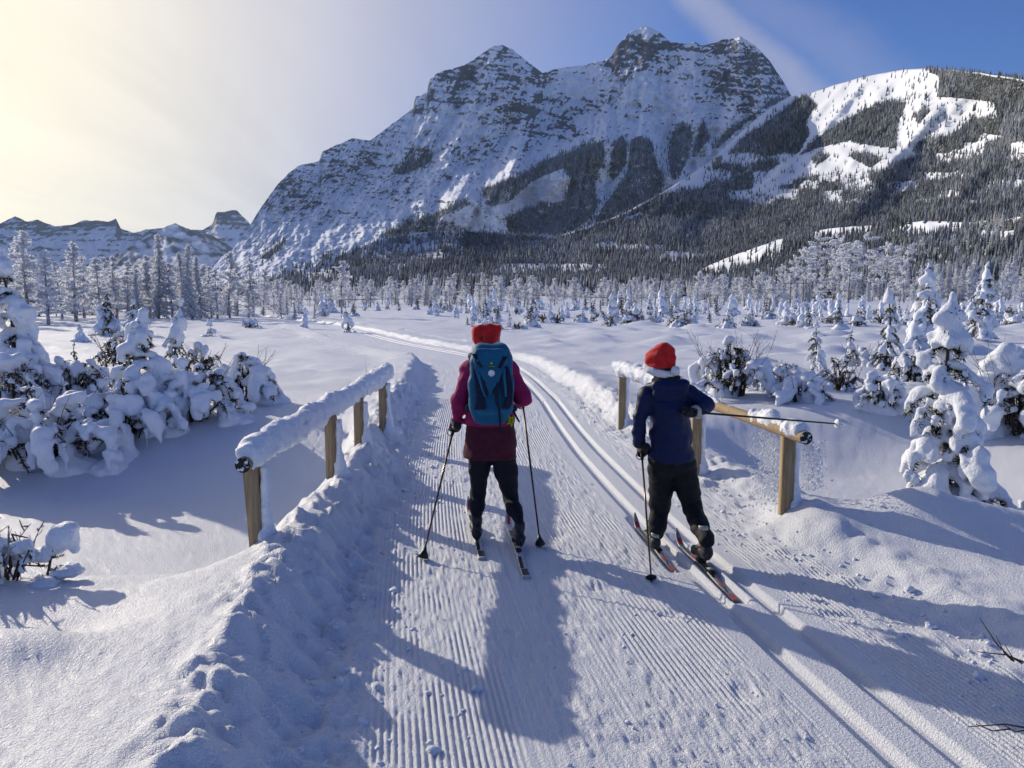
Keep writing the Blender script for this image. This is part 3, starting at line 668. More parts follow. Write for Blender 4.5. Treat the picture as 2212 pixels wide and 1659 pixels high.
# ------------------------------------------------------------------ vegetation materials
def frost_material(name, dark, frost, scale, lo, hi, up=0.5):
    """frost settles on what faces up; noise breaks it"""
    m = mat(name, frost, 0.8, 0.1); n, l = m.node_tree.nodes, m.node_tree.links; b = n['Principled BSDF']
    g = N(n, 'ShaderNodeNewGeometry'); sp = N(n, 'ShaderNodeSeparateXYZ'); l.new(g.outputs['Normal'], sp.inputs[0])
    tc = N(n, 'ShaderNodeTexCoord'); t = N(n, 'ShaderNodeTexNoise', inp={'Scale': scale, 'Detail': 3.0}); l.new(tc.outputs['Object'], t.inputs[0])
    a = N(n, 'ShaderNodeMath', operation='MULTIPLY_ADD', inp={1: up}); l.new(sp.outputs['Z'], a.inputs[0]); l.new(t.outputs[0], a.inputs[2])
    at_ = N(n, 'ShaderNodeAttribute', attribute_name='frost'); s_ = N(n, 'ShaderNodeMath', operation='ADD'); l.new(a.outputs[0], s_.inputs[0]); l.new(at_.outputs['Fac'], s_.inputs[1])
    k = N(n, 'ShaderNodeMapRange', inp={1: lo, 2: hi}); l.new(s_.outputs[0], k.inputs[0])
    mx = N(n, 'ShaderNodeMixRGB'); mx.inputs[1].default_value = (*dark, 1); mx.inputs[2].default_value = (*frost, 1); l.new(k.outputs[0], mx.inputs[0]); l.new(mx.outputs[0], b.inputs['Base Color'])
    return m
M_forest = frost_material('frosted_forest', (0.022, 0.032, 0.026), (0.40, 0.43, 0.47), 0.05, 0.40, 1.30, 0.35)
def thin_material(name, col, trans):
    m = bpy.data.materials.new(name); m.use_nodes = True; n, l = m.node_tree.nodes, m.node_tree.links; n.clear()
    d = N(n, 'ShaderNodeBsdfDiffuse'); d.inputs[0].default_value = (*col, 1); t = N(n, 'ShaderNodeBsdfTranslucent'); t.inputs[0].default_value = (*col, 1)
    mx = N(n, 'ShaderNodeMixShader', inp={0: trans}); l.new(d.outputs[0], mx.inputs[1]); l.new(t.outputs[0], mx.inputs[2]); o = N(n, 'ShaderNodeOutputMaterial'); l.new(mx.outputs[0], o.inputs[0]); return m
M_hoar = thin_material('hoar_frost', (0.82, 0.84, 0.88), 0.5)
M_needle = mat('dark_needles', (0.028, 0.040, 0.022), 0.7, 0.2)
M_needle_brown = mat('brown_needles', (0.075, 0.06, 0.04), 0.8, 0.2)
M_needle_frost = thin_material('frosted_needles', (0.70, 0.72, 0.76), 0.5)
M_bark = colvar(mat('bark', (0.06, 0.045, 0.035), 0.9, 0.2), (0.04, 0.032, 0.026), (0.11, 0.085, 0.06), 9)
M_bark_frost = colvar(mat('frosted_bark', (0.2, 0.19, 0.19), 0.9, 0.2), (0.12, 0.11, 0.105), (0.55, 0.55, 0.58), 4)

# ------------------------------------------------------------------ far forests
def forest(name, label, L, n, x0, x1, y0, y1, dens, h0, h1, dmin=300, tiers=2, sides=4):
    X = rng.uniform(x0, x1, n); Y = rng.uniform(y0, y1, n)
    p = dens(X, Y); P, ok = on_layer(L, X, Y); d = np.hypot(P[:, 0], P[:, 1])
    ok &= d > dmin
    ok &= rng.random(n) < p * np.clip((d / 1800) ** 1.3, 0.05, 1)
    P = P[ok]; m = len(P); hh = rng.uniform(h0, h1, m) * (0.75 + 0.5 * vn(P[:, 0] * .004, P[:, 1] * .004, 5)) * np.where(rng.random(m) < .15, .6, 1); w = hh * rng.uniform(0.13, 0.20, m)
    th = np.arange(sides) * 2 * np.pi / sides; ring = np.stack([np.cos(th), np.sin(th)], -1); k1 = sides + 1
    tw = rng.uniform(0, 6.28, m); ca, sa = np.cos(tw), np.sin(tw); V = np.zeros((m, tiers * k1, 3))
    for k in range(tiers):
        zb = .92 * k / tiers * .9; zt = 1.0 if k == tiers - 1 else min(1, zb + 1.55 / tiers); ws = 1 - .8 * (k / tiers) ** .9
        for j in range(sides):
            jit = rng.uniform(0.6, 1.3, m); rx, ry = ring[j]
            V[:, k * k1 + j, 0] = (rx * ca - ry * sa) * w * ws * jit; V[:, k * k1 + j, 1] = (rx * sa + ry * ca) * w * ws * jit; V[:, k * k1 + j, 2] = hh * (zb - 0.03) + rng.uniform(-.06, .06, m) * hh
        V[:, k * k1 + sides, 2] = hh * zt
    V += P[:, None]
    base = np.array([[j, (j + 1) % sides, sides] for j in range(sides)]); base = np.concatenate([base + k * k1 for k in range(tiers)])
    T = (base[None] + (np.arange(m) * tiers * k1)[:, None, None]).reshape(-1, 3)
    me = mesh_np(name, V.reshape(-1, 3), None, M_forest, False, T)
    fr = np.repeat(rng.uniform(-0.12, 0.30, m) + 0.35 * (vn(P[:, 0] * .008, P[:, 1] * .008, 9) - .5), tiers * k1); attr(me, 'frost', fr)
    o = obj(name, me); o['kind'] = 'stuff'; o['label'] = label; return o
forest('hillside_forest', 'dark frosted conifer forest covering the lower slopes of the hill', Cc, 115000, 330, 2500, 140, 652, dens_hill, 12, 18, 650)
forest('mountain_forest', 'tongues of dark conifers climbing the gullies of the rocky mountain', B, 125000, 500, 1760, 200, 600, dens_main, 15, 24)
forest('foothill_forest', 'snow dusted conifers on the low foothill with white clearings', E_, 48000, 1190, 2590, 430, 656, dens_foot, 8, 12.5, 330, 4, 5)

# ------------------------------------------------------------------ frosted trees at the edge of the meadow
def curve_pts(p, d, L, n, droop, wob, r):
    pts = [np.array(p, float)]; d = np.array(d, float)
    for i in range(n):
        d = d + np.array([r.normal(0, wob), r.normal(0, wob), r.normal(0, wob) + droop / n]); d /= np.linalg.norm(d); pts.append(pts[-1] + d * L / n)
    return np.array(pts)
def frost_sprays(T, pts, r, n, size):
    """flat frosted twigs along a branch: slim triangles in pairs"""
    seg = r.integers(0, len(pts) - 1, n); f = r.random(n)[:, None]
    c = pts[seg] * (1 - f) + pts[seg + 1] * f
    d = r.normal(0, 1, (n, 3)); d[:, 2] += 0.25; d /= np.linalg.norm(d, axis=1, keepdims=True); d *= (size * r.uniform(0.5, 1.4, n))[:, None]
    s = np.cross(d, r.normal(0, 1, (n, 3))); s /= np.linalg.norm(s, axis=1, keepdims=True) + 1e-9; s *= (size * 0.27)
    V = np.stack([c - s, c + s, c + d * .6 + s * .8, c + d], 1).reshape(-1, 3); i = np.arange(n)[:, None] * 4
    T.add(V, np.concatenate([i, i + 1, i + 2, i + 3], 1))
def frosted_tree_meshes(idx, h, kind_, seed):
    r = np.random.default_rng(seed); tr = Tris(); br = Tris()
    lean = r.normal(0, 0.02, 2); zs = np.linspace(0, h, 9)
    spine = np.stack([lean[0] * zs + 0.02 * h * np.sin(zs / h * 5 + seed), lean[1] * zs, zs], -1)
    tr.tube(spine, np.linspace(0.018 * h ** 0.8 * 1.6, 0.012, 9), 6)
    sp = lambda z: np.array([np.interp(z, zs, spine[:, 0]), np.interp(z, zs, spine[:, 1]), z])
    if kind_ == 'larch':
        for k in range(76):
            u = r.uniform(0.12, 0.98); L = h * 0.24 * (1 - u) ** 0.7 * r.uniform(0.6, 1.15) + 0.12; a = r.uniform(0, 6.28)
            p = curve_pts(sp(u * h), (math.cos(a), math.sin(a), r.uniform(-0.05, 0.5)), L, 5, -0.25, 0.10, r); tr.tube(p, np.linspace(0.016, 0.006, 6), 3, False)
            frost_sprays(br, p, r, int(60 * L / (h * .2)) + 16, 0.030 * h)
    elif kind_ == 'aspen':
        for k in range(34):
            u = r.uniform(0.28, 0.97); L = h * 0.26 * (1.1 - u) ** 0.6 * r.uniform(0.6, 1.2); a = r.uniform(0, 6.28)
            p = curve_pts(sp(u * h), (math.cos(a), math.sin(a), r.uniform(0.4, 1.1)), L, 5, 0.1, 0.14, r); tr.tube(p, np.linspace(0.02, 0.006, 6), 3, False)
            for j in range(4):
                b = curve_pts(p[r.integers(1, 5)], (r.normal(), r.normal(), r.uniform(-.2, .8)), L * 0.55, 4, -0.1, .2, r); frost_sprays(br, b, r, 30, 0.026 * h)
            frost_sprays(br, p, r, 36, 0.028 * h)
    elif kind_ == 'pine':                                  # bare trunk with a flat layered top
        for k in range(26):
            u = r.uniform(0.55, 1.0) if k > 3 else r.uniform(0.3, 0.5); L = h * 0.20 * r.uniform(0.6, 1.2) * (1.25 - abs(u - .75)); a = r.uniform(0, 6.28)
            p = curve_pts(sp(u * h), (math.cos(a), math.sin(a), r.uniform(0.0, 0.5)), L, 5, -0.1, 0.12, r); tr.tube(p, np.linspace(0.03, 0.008, 6), 3, False)
            frost_sprays(br, p[1:], r, 120, 0.034 * h)
    else:                                                  # narrow spruce, dark inside and white outside
        for k in range(110):
            u = 0.05 + 0.93 * k / 110; L = h * 0.15 * (1 - u) ** 0.75 * r.uniform(0.7, 1.15) + 0.10; a = k * 2.4 + r.uniform(-.4, .4)
            p = curve_pts(sp(u * h), (math.cos(a), math.sin(a), r.uniform(-0.3, 0.1)), L, 4, -0.35, 0.06, r)
            frost_sprays(br, p, r, int(44 * L / (h * .13)) + 8, 0.028 * h)
    tm = tr.mesh('trunk', M_bark_frost); cm = br.mesh('crown', M_hoar if kind_ != 'spruce' else M_needle_frost, False)
    return tm, cm
SZ = lambda h: 'short' if h < 3.5 else ('middling' if h < 6 else ('tall' if h < 9 else 'very tall'))
FT = {k: [frosted_tree_meshes(i, 6.0, k, 100 * j + i) for i in range(n)] for j, (k, n) in enumerate((('larch', 4), ('aspen', 4), ('pine', 4), ('spruce', 4)))}
def place_tree(kind_, x, y, h, label, group, zoff=-0.05, wide=1.0):
    v = FT[kind_][random.randrange(4)]
    o = thing('frosted_' + kind_, label, 'tree', (x, y, float(meadow(np.array([x]), np.array([y]))[0]) + zoff), random.uniform(0, 6.28), group)
    s = h / 6.0; o.scale = (s * wide, s * wide, s); obj('trunk', v[0], o); obj('crown', v[1], o); return o
def surface_trees(L, n, x0, x1, y0, y1, dens, dmin, dmax, h0, h1, words, group):
    X = rng.uniform(x0, x1, n * 60); Y = rng.uniform(y0, y1, n * 60); P, ok = on_layer(L, X, Y); d = np.hypot(P[:, 0], P[:, 1]); ok &= (d > dmin) & (d < dmax) & (rng.random(len(X)) < dens(X, Y)); P = P[ok][:n]
    for p in P:
        k = random.choice(['spruce', 'spruce', 'spruce', 'aspen']); v = FT[k][random.randrange(4)]; h = random.uniform(h0, h1)
        o = thing('frosted_' + k, 'frosted %s %s' % (k, words), 'tree', (p[0], p[1], p[2] - .3), random.uniform(0, 6.28), group + ', ' + k); s = h / 6.0; o.scale = (s * 1.2, s * 1.2, s); obj('trunk', v[0], o); obj('crown', v[1], o)
def px_tree(kind_, px, base, top, label, group, wide=1.0):
    p = at(px, base, 0.15)
    if p[1] > 260 or p[1] < 0: p = p / p[1] * 260
    d = math.hypot(p[0], p[1]); h = (base - top) * S / F * d
    if group: label = SZ(h) + ' ' + label; group = group + ', ' + SZ(h)
    return place_tree(kind_, float(p[0]), float(p[1]), h, label, group, wide=wide)
GL = 'frosted trees of the grove beyond the left meadow'
LBL = {'larch': 'white frosted larch in the dense grove at the left meadow edge', 'aspen': 'white frosted aspen with bare trunk in the grove at the left meadow edge', 'spruce': 'grey frosted spruce standing in the grove at the left meadow edge'}
for px, b, t, k in [(62, 697, 528, 'larch'), (20, 690, 560, 'larch'), (105, 700, 560, 'larch'), (165, 695, 545, 'larch'), (215, 692, 572, 'larch'), (250, 690, 568, 'larch'), (345, 690, 522, 'spruce'), (322, 688, 565, 'larch'), (300, 692, 600, 'spruce'),
                    (395, 688, 556, 'spruce'), (412, 692, 540, 'spruce'), (432, 690, 562, 'spruce'), (370, 690, 580, 'larch'), (470, 690, 590, 'larch'), (498, 688, 558, 'aspen'), (515, 686, 575, 'aspen'), (545, 684, 565, 'larch'), (570, 682, 590, 'aspen'), (620, 680, 640, 'spruce'),
                    (185, 688, 570, 'larch'), (135, 690, 580, 'larch'), (85, 685, 570, 'larch'), (275, 690, 595, 'larch'), (40, 688, 545, 'larch'), (455, 688, 600, 'larch'), (600, 678, 605, 'aspen'), (680, 676, 620, 'aspen'), (-20, 700, 540, 'larch'), (-60, 700, 560, 'larch'), (-100, 695, 530, 'spruce')]:
    px_tree(k, px, b, t, LBL[k], GL + ', ' + k, 1.0 if k != 'larch' else 1.15)
for k in range(130):
    px = random.uniform(-120, 690); kk = random.choice(['larch', 'larch', 'aspen', 'spruce']); b = random.uniform(670, 688)
    px_tree(kk, px, b, b - random.uniform(40, 105) * (1 - 0.35 * (px > 450)), LBL[kk], GL + ', ' + kk, 1.15)
px_tree('aspen', 738, 686, 566, 'lone tall frosted aspen standing apart between grove and trail', None)
for k in range(190):
    px = random.uniform(540, 1720); b = random.uniform(655, 664); kk = random.choice(['aspen', 'aspen', 'larch', 'spruce'])
    px_tree(kk, px, b, b - random.uniform(28, 62) * (1 if px > 800 else .9), 'frosted slender ' + kk + ' in the tree line at the foot of the forested hill', 'tree line below the hill, ' + kk, 1.5)
for px, t in [(1738, 548), (1762, 531), (1800, 522), (1833, 540), (1812, 560), (1862, 533), (1884, 556), (1912, 548), (1930, 572), (1950, 552), (1690, 585), (1640, 592), (1598, 604), (1716, 572), (1660, 610)]:
    px_tree('pine', px, 650 + (px * 7) % 9, t, 'frosted pine with bare trunk before the foothill clearings', 'frosted pines before the foothill', 0.92)
for k in range(90):
    px = random.uniform(1690, 2330); b = random.uniform(648, 656); kk = random.choice(['aspen', 'spruce', 'larch'])
    px_tree(kk, px, b, b - random.uniform(25, 75), 'frosted ' + kk + ' among the thicket under the foothill pines', 'thicket under the foothill, ' + kk)

surface_trees(E_, 150, 1250, 2400, 470, 660, dens_foot, 300, 760, 8, 12, 'on the lower slope of the foothill below its clearings', 'foothill trees')
surface_trees(Cc, 110, 500, 1600, 590, 662, dens_hill, 270, 650, 8, 12, 'at the foot of the forested hill behind the tree line', 'trees at the foot of the hill')

# ------------------------------------------------------------------ snow-laden young spruces and shrubs
def needles(T, pts, r, n, size, down=0.7):
    seg = r.integers(0, len(pts) - 1, n); f = r.random(n)[:, None]; c = pts[seg] * (1 - f) + pts[seg + 1] * f
    d = r.normal(0, 1, (n, 3)); d[:, 2] -= down; d /= np.linalg.norm(d, axis=1, keepdims=True); d *= (size * r.uniform(0.5, 1.3, n))[:, None]
    s = np.cross(d, r.normal(0, 1, (n, 3))); s /= np.linalg.norm(s, axis=1, keepdims=True) + 1e-9; s *= size * 0.15
    V = np.stack([c - s, c + s, c + d], 1).reshape(-1, 3); T.add(V, None, np.arange(n * 3).reshape(-1, 3))
def load_branch(fld, T, H, tr, p, L, rr, r, ndl, nsz, cover, vox):
    """needles, hoar and clumps of snow along one branch with its side twigs"""
    segs = [(p, 1.0)]
    for j in range(r.integers(3, 6)):
        i = r.integers(1, len(p) - 1); d = p[i + 1] - p[i]; d = d / (np.linalg.norm(d) + 1e-9); sd = np.cross(d, (0, 0, 1)) * r.choice([-1, 1])
        q = curve_pts(p[i], d * .7 + sd * .8 + np.array([0, 0, .1]), L * r.uniform(.25, .5), 3, -1.0, .08, r); q[:, 2] = np.maximum(q[:, 2], .01); segs.append((q, .62))
    for q, k in segs:
        ln = np.linalg.norm(q[-1] - q[0])
        needles(T, q, r, int(ndl * k * (0.4 + ln / (L + .01))), nsz, 0.5); needles(H, q[len(q) // 2:], r, int(ndl * .35 * k), nsz * .8, -0.1)
        tr.tube(q, np.linspace(.007, .003, len(q)) * k, 3, False)
        m = max(2, int(ln / (rr * .75))); sz = rr * k
        for t in np.linspace(.15, 1.0, m):
            if r.random() > cover: continue
            i = min(int(t * (len(q) - 1)), len(q) - 2); f = t * (len(q) - 1) - i; c = q[i] * (1 - f) + q[i + 1] * f
            s1 = sz * r.uniform(.55, 1.15); dd = q[i + 1] - q[i]; dd = dd / (np.linalg.norm(dd) + 1e-9)
            e = dd * s1 * r.uniform(.5, 1.1); up = np.array([r.normal(0, .15), r.normal(0, .15), .45]) * s1
            fld.cap(c + up - e * .5, c + up + e * .6 - np.array([0, 0, s1 * .15]), s1, s1 * r.uniform(.6, .95), s1 * .28, flat=.74)
        if r.random() < .45: fld.cap(q[-1] + np.array([0, 0, sz * .2]), q[-1] + (q[-1] - q[-2]) * .4 + np.array([0, 0, -sz * r.uniform(.6, 1.5)]), sz * .42, sz * .14, sz * .3)
def spruce_meshes(h, w, vox, seed, load=1.0, whorls=7, per=6, taper=0.85, ndl=40, lop=0.0, leader=True, skirt=0):
    """a young spruce: trunk, dark needles and the clumps of snow that bend its branches"""
    r = np.random.default_rng(seed); whorls = int(whorls * 1.45)
    fld = Field((-w * 1.5, -w * 1.5, -0.05), (w * 1.5, w * 1.5, h * 1.08), vox); T = Tris(); tr = Tris(); H = Tris()
    zs = np.linspace(-0.1, h, 8); sway = np.stack([0.04 * h * np.sin(zs / h * 4 + seed), 0.03 * h * np.cos(zs / h * 3.3 + seed), zs], -1); sway[:, :2] -= sway[0, :2]
    tr.tube(sway, np.linspace(0.020 * h, 0.007, 8), 6)
    sp = lambda z: np.array([np.interp(z, zs, sway[:, 0]), np.interp(z, zs, sway[:, 1]), z]); nsz = .065 * w + .018
    for k in range(whorls):
        u = 0.08 + 0.86 * (k + r.uniform(-0.35, 0.35)) / (whorls - 1); u = min(max(u, 0.06), 0.94)
        L0 = w * (1 - u) ** taper * r.uniform(0.8, 1.12) + 0.07 * w
        nb = max(3, int(per * (1.1 - 0.55 * u))); a0 = r.uniform(0, 6.28)
        for j in range(nb):
            a = a0 + j * 6.283 / nb + r.uniform(-0.45, 0.45); L = L0 * r.uniform(0.55, 1.18) * (1 + lop * math.cos(a - 2))
            p = curve_pts(sp(u * h), (math.cos(a), math.sin(a), r.uniform(.1, .4)), L * 1.15, 5, -1.5 - 0.7 * (1 - u), 0.08, r); p[:, 2] = np.maximum(p[:, 2], 0.02)
            load_branch(fld, T, H, tr, p, L, (0.050 * w + 0.108 * L) * load * r.uniform(.75, 1.15) * (1 + .5 * (u > .8)), r, int(ndl * (1 - .75 * (u > .78))), nsz, .74 if r.random() < .85 else .3, vox)
    needles(T, sway[1:6], r, ndl * 4, nsz, 0.0)
    for k in range(skirt):
        a = r.uniform(0, 6.28); rad_ = w * r.uniform(.1, .58); b0 = np.array([math.cos(a) * rad_, math.sin(a) * rad_, r.uniform(.03, .42) * (1.1 - rad_ / w) * h * .35 + .03]); needles(T, np.array([b0, b0 + np.array([math.cos(a) * .1, math.sin(a) * .1, -.06])]), r, 18, .036, .4)
    if leader: fld.chain([sp(h * .88), sp(h * .95), sp(h) + np.array([0.01, 0, 0.02])], [0.105 * w * load + .010, .085 * w + .009, 0.05 * w + .009], .05 * w)
    fld.noise(vox * 1.1, 0.28 / vox, seed); fld.noise(vox * 1.3, 0.10 / vox, seed + 5)
    return tr.mesh('trunk', M_bark), T.mesh('needles', M_needle, False), fld.mesh('snow', M_snow_cap), H.mesh('hoar', M_hoar, False)
def shrub_meshes(w, d, h, vox, seed, n=16, load=1.0, twigs=10, cave=0.55, dark=None, ndl=34):
    """arched stems under clumps of snow, hollow and dark below"""
    r = np.random.default_rng(seed); fld = Field((-w * .78, -d * .78, -0.15), (w * .78, d * .78, h * 1.35), vox); T = Tris(); tr = Tris(); H = Tris(); n = int(n * 1.8)
    for k in range(n):
        a = k * 2.4 + r.uniform(-.5, .5); u = math.sqrt((k + .5) / n) * r.uniform(.75, 1.12); top = h * (1 - 0.5 * u * u) * r.uniform(.6, 1.15)
        ex, ey = math.cos(a) * w * .5 * u, math.sin(a) * d * .5 * u
        s0 = np.array([ex * .25, ey * .25, -0.1]); p = np.array([s0, [ex * .45, ey * .45, top * .6], [ex * .7, ey * .7, top * .95], [ex * .95, ey * .95, top], [ex * 1.15, ey * 1.15, top * .78], [ex * 1.26, ey * 1.26, top * .38]])
        p[1:] += r.normal(0, 0.035, (5, 3)); tr.tube(p, np.linspace(.013, .005, 6), 4, False)
        rr = 0.086 * (w * d) ** .25 * h ** .3 * load * r.uniform(.6, 1.2)
        load_branch(fld, T, H, tr, p[1:], .5 * (w * d) ** .5 * .6, rr, r, ndl, .045 + .03 * h, .80 if r.random() < .8 else .4, vox)
        needles(T, p[:3], r, int(ndl * 1.2), .03 + .06 * min(h, 1), .3)
        if r.random() < .35 and math.sin(a) > -0.3: fld.ell((ex * 1.15, ey * 1.15, 0.0), (rr * 2.6, rr * 2.6, top * .40), None, rr * .6)
    fld.noise(vox * 1.1, 0.28 / vox, seed); fld.noise(vox * 1.6, 0.09 / vox, seed + 5)
    tw = Tris()
    for k in range(twigs):
        a = r.uniform(0, 6.28); u = r.uniform(.1, .8); p = curve_pts((math.cos(a) * w * .4 * u, math.sin(a) * d * .4 * u, h * .45), (math.cos(a) * .5, math.sin(a) * .5, 1.0), h * r.uniform(.5, .95), 5, r.uniform(-.5, .1), .08, r)
        tw.tube(p, np.linspace(.007, .003, 6), 4, False); frost_sprays(tw, p, r, 10, .03)
        for j in range(2):
            b = curve_pts(p[r.integers(2, 5)], (r.normal(), r.normal(), .9), h * .25, 3, 0, .1, r); tw.tube(b, np.linspace(.004, .002, 4), 3, False)
    out = [('stems', tr.mesh('stems', M_bark)), ('needles', T.mesh('needles', dark or M_needle_brown, False)), ('snow', fld.mesh('snow', M_snow_cap)), ('hoar', H.mesh('hoar', M_hoar, False))]
    if twigs: out.append(('twigs', tw.mesh('twigs', M_bark_frost)))
    return out
def part(n_, me, o):
    q = obj(n_, me, o)
    if n_ in ('needles', 'hoar', 'twigs', 'stems'): q['kind'] = 'stuff'
    return q
def put_spruce(px, base, z, label, h, w, vox, seed, rz=0.0, name='snow_laden_spruce', group=None, **kw):
    p = at(px, base, z); m = spruce_meshes(h, w, vox, seed, **kw)
    o = thing(name, label, 'tree', (p[0], p[1], gz(p[0], p[1]) - 0.03), rz, group)
    for n_, me in zip(('trunk', 'needles', 'snow', 'hoar'), m): part(n_, me, o)
    return o
def put_shrub(px, base, z, label, w, d, h, vox, seed, rz=0.0, zoff=-0.05, **kw):
    p = at(px, base, z); ms = shrub_meshes(w, d, h, vox, seed, **kw)
    o = thing('snow_laden_shrub', label, 'shrub', (p[0], p[1], gz(p[0], p[1]) + zoff), rz)
    for n_, me in ms: part(n_, me, o)
    return o
# right of the bridge
put_spruce(2062, 1088, 0.0, 'big snow laden spruce with dark skirt beside the right railing hollow', 2.42, 0.70, 0.022, 3, 0.6, load=.95, whorls=9, per=7, ndl=80, taper=.72, skirt=260)
put_spruce(2118, 735, 0.15, 'tall snowy spruce rising directly behind the big dark skirted spruce', 3.1, 0.85, 0.06, 4, load=.9, whorls=10, ndl=60)
put_spruce(1984, 757, 0.15, 'tall evenly white spruce with visible central trunk on the right meadow', 2.95, 0.82, 0.058, 5, load=1.05, whorls=11, ndl=40)
put_spruce(1905, 808, 0.15, 'slim snowy spruce with drooping lower pillow beside the tall white spruce', 2.05, 0.52, 0.038, 6, load=1.0, whorls=8, ndl=60)
put_spruce(1768, 812, 0.12, 'small dark spruce with snow caps standing on the right bank', 1.30, 0.40, 0.028, 8, load=.8, whorls=6, ndl=80)
put_spruce(1840, 770, 0.12, 'little spiky spruce sapling beside the small dark spruce', 0.85, 0.26, 0.03, 9, load=.8, whorls=5, ndl=30)
put_shrub(1582, 862, 0.10, 'round snowy shrub with bare upright twigs behind the right railing', 1.45, 1.1, 1.0, 0.040, 11, n=18, twigs=22)
put_shrub(1905, 930, -0.2, 'small snow mound shrub with dark hollow underneath in the creek bed', .85, .7, .66, 0.024, 12, n=11, twigs=0, dark=M_needle)
put_shrub(1965, 868, -0.1, 'low snowy conifer clump between the slim spruce and the creek bed', 1.0, .9, .75, 0.036, 13, n=12, twigs=2, dark=M_needle)
put_shrub(2205, 925, 0.0, 'wide pillowy snow covered bush with fine twigs right of the big spruce', 1.7, 1.4, 1.25, 0.040, 14, n=22, twigs=16)
put_shrub(1730, 900, -0.1, 'low arching shrub buried in snow behind the railing end', 1.1, .8, .5, 0.036, 15, n=12, twigs=6)
put_shrub(1815, 875, -0.1, 'low snow pillow shrub with thin arched stems on the far creek bank', 1.0, .8, .55, 0.036, 16, n=10, twigs=8)
put_shrub(1680, 862, 0.0, 'spreading snowy shrub next to the round twiggy shrub', 1.1, .8, .55, 0.036, 17, n=10, twigs=5)
put_shrub(2165, 1075, 0.0, 'small snow capped clump at the foot of the big spruce', .7, .6, .42, 0.022, 18, n=9, twigs=0, dark=M_needle)
put_shrub(1860, 805, 0.1, 'twiggy frosted bush in front of the slim snowy spruce', 1.1, .8, .6, 0.040, 19, n=10, twigs=14)
# left of the bridge
put_spruce(335, 985, -0.45, 'snow smothered spruce rising from the middle of the left thicket', 1.62, 0.66, 0.029, 21, 1.0, load=1.25, whorls=7, per=6, ndl=70, taper=.7)
put_spruce(392, 905, -0.3, 'slender bent snowy spruce behind the middle of the left thicket', 1.7, 0.42, 0.040, 22, load=1.2, whorls=8, ndl=30)
put_shrub(95, 1035, -0.5, 'big snow quilted shrub with icicle fringes and dark hollow on the left', 2.2, 1.5, .95, 0.029, 23, n=22, twigs=4)
put_shrub(265, 1010, -0.5, 'snow quilted shrub with black hollow below the smothered spruce', 1.7, 1.2, .85, 0.029, 24, n=18, twigs=2)
put_shrub(420, 985, -0.45, 'drooping fringed snow shrub right of the smothered spruce', 1.4, 1.2, .85, 0.029, 25, n=18, twigs=3)
put_shrub(525, 945, -0.4, 'low arched shrub at the end of the left thicket nearest the railing', 1.35, 1.1, .8, 0.029, 26, n=16, twigs=6)
put_shrub(150, 900, -0.2, 'rounded snow covered bush behind the big quilted shrub', 1.9, 1.3, .62, 0.040, 27, n=16, twigs=5)
put_shrub(20, 930, -0.2, 'heaped snowy bush under the leaning left spruce', 1.8, 1.3, .75, 0.040, 28, n=16, twigs=4)
put_shrub(265, 840, 0.0, 'frosted bush with arching twigs behind the smothered spruce', 1.2, .9, 1.0, 0.040, 29, n=10, twigs=26, load=.7)
put_shrub(440, 845, 0.0, 'thin twiggy snow sprinkled bush behind the fringed shrub', .9, .8, .75, 0.040, 30, n=8, twigs=14, load=.8)
put_spruce(22, 870, 0.0, 'tall heavily loaded spruce leaning over the left thicket', 2.75, 0.85, 0.032, 31, load=1.2, whorls=8, ndl=50)
put_spruce(80, 850, 0.0, 'short hooded snow spruce beside the heavily loaded spruce', 1.1, 0.45, 0.040, 32, load=1.3, whorls=5, ndl=30)
put_spruce(172, 838, 0.05, 'hooked snowy sapling alone at the edge of the left meadow', 0.85, 0.20, 0.028, 33, load=1.3, whorls=5, ndl=15)
put_spruce(238, 728, 0.12, 'broad snowy spruce out on the left meadow before the grove', 2.0, 0.85, 0.06, 34, load=1.0, whorls=8, ndl=60)
put_spruce(288, 727, 0.12, 'shorter snowy spruce leaning on the broad meadow spruce', 1.6, 0.75, 0.06, 35, load=1.1, whorls=7, ndl=50)
put_spruce(170, 741, 0.12, 'stubby snow capped sapling on a low mound in the left meadow', 0.7, 0.42, 0.035, 36, load=1.3, whorls=4, ndl=20)
put_spruce(452, 728, 0.12, 'pair like snow hooded sapling beyond the smothered spruce', 0.8, 0.36, 0.035, 37, load=1.3, whorls=4, ndl=20)
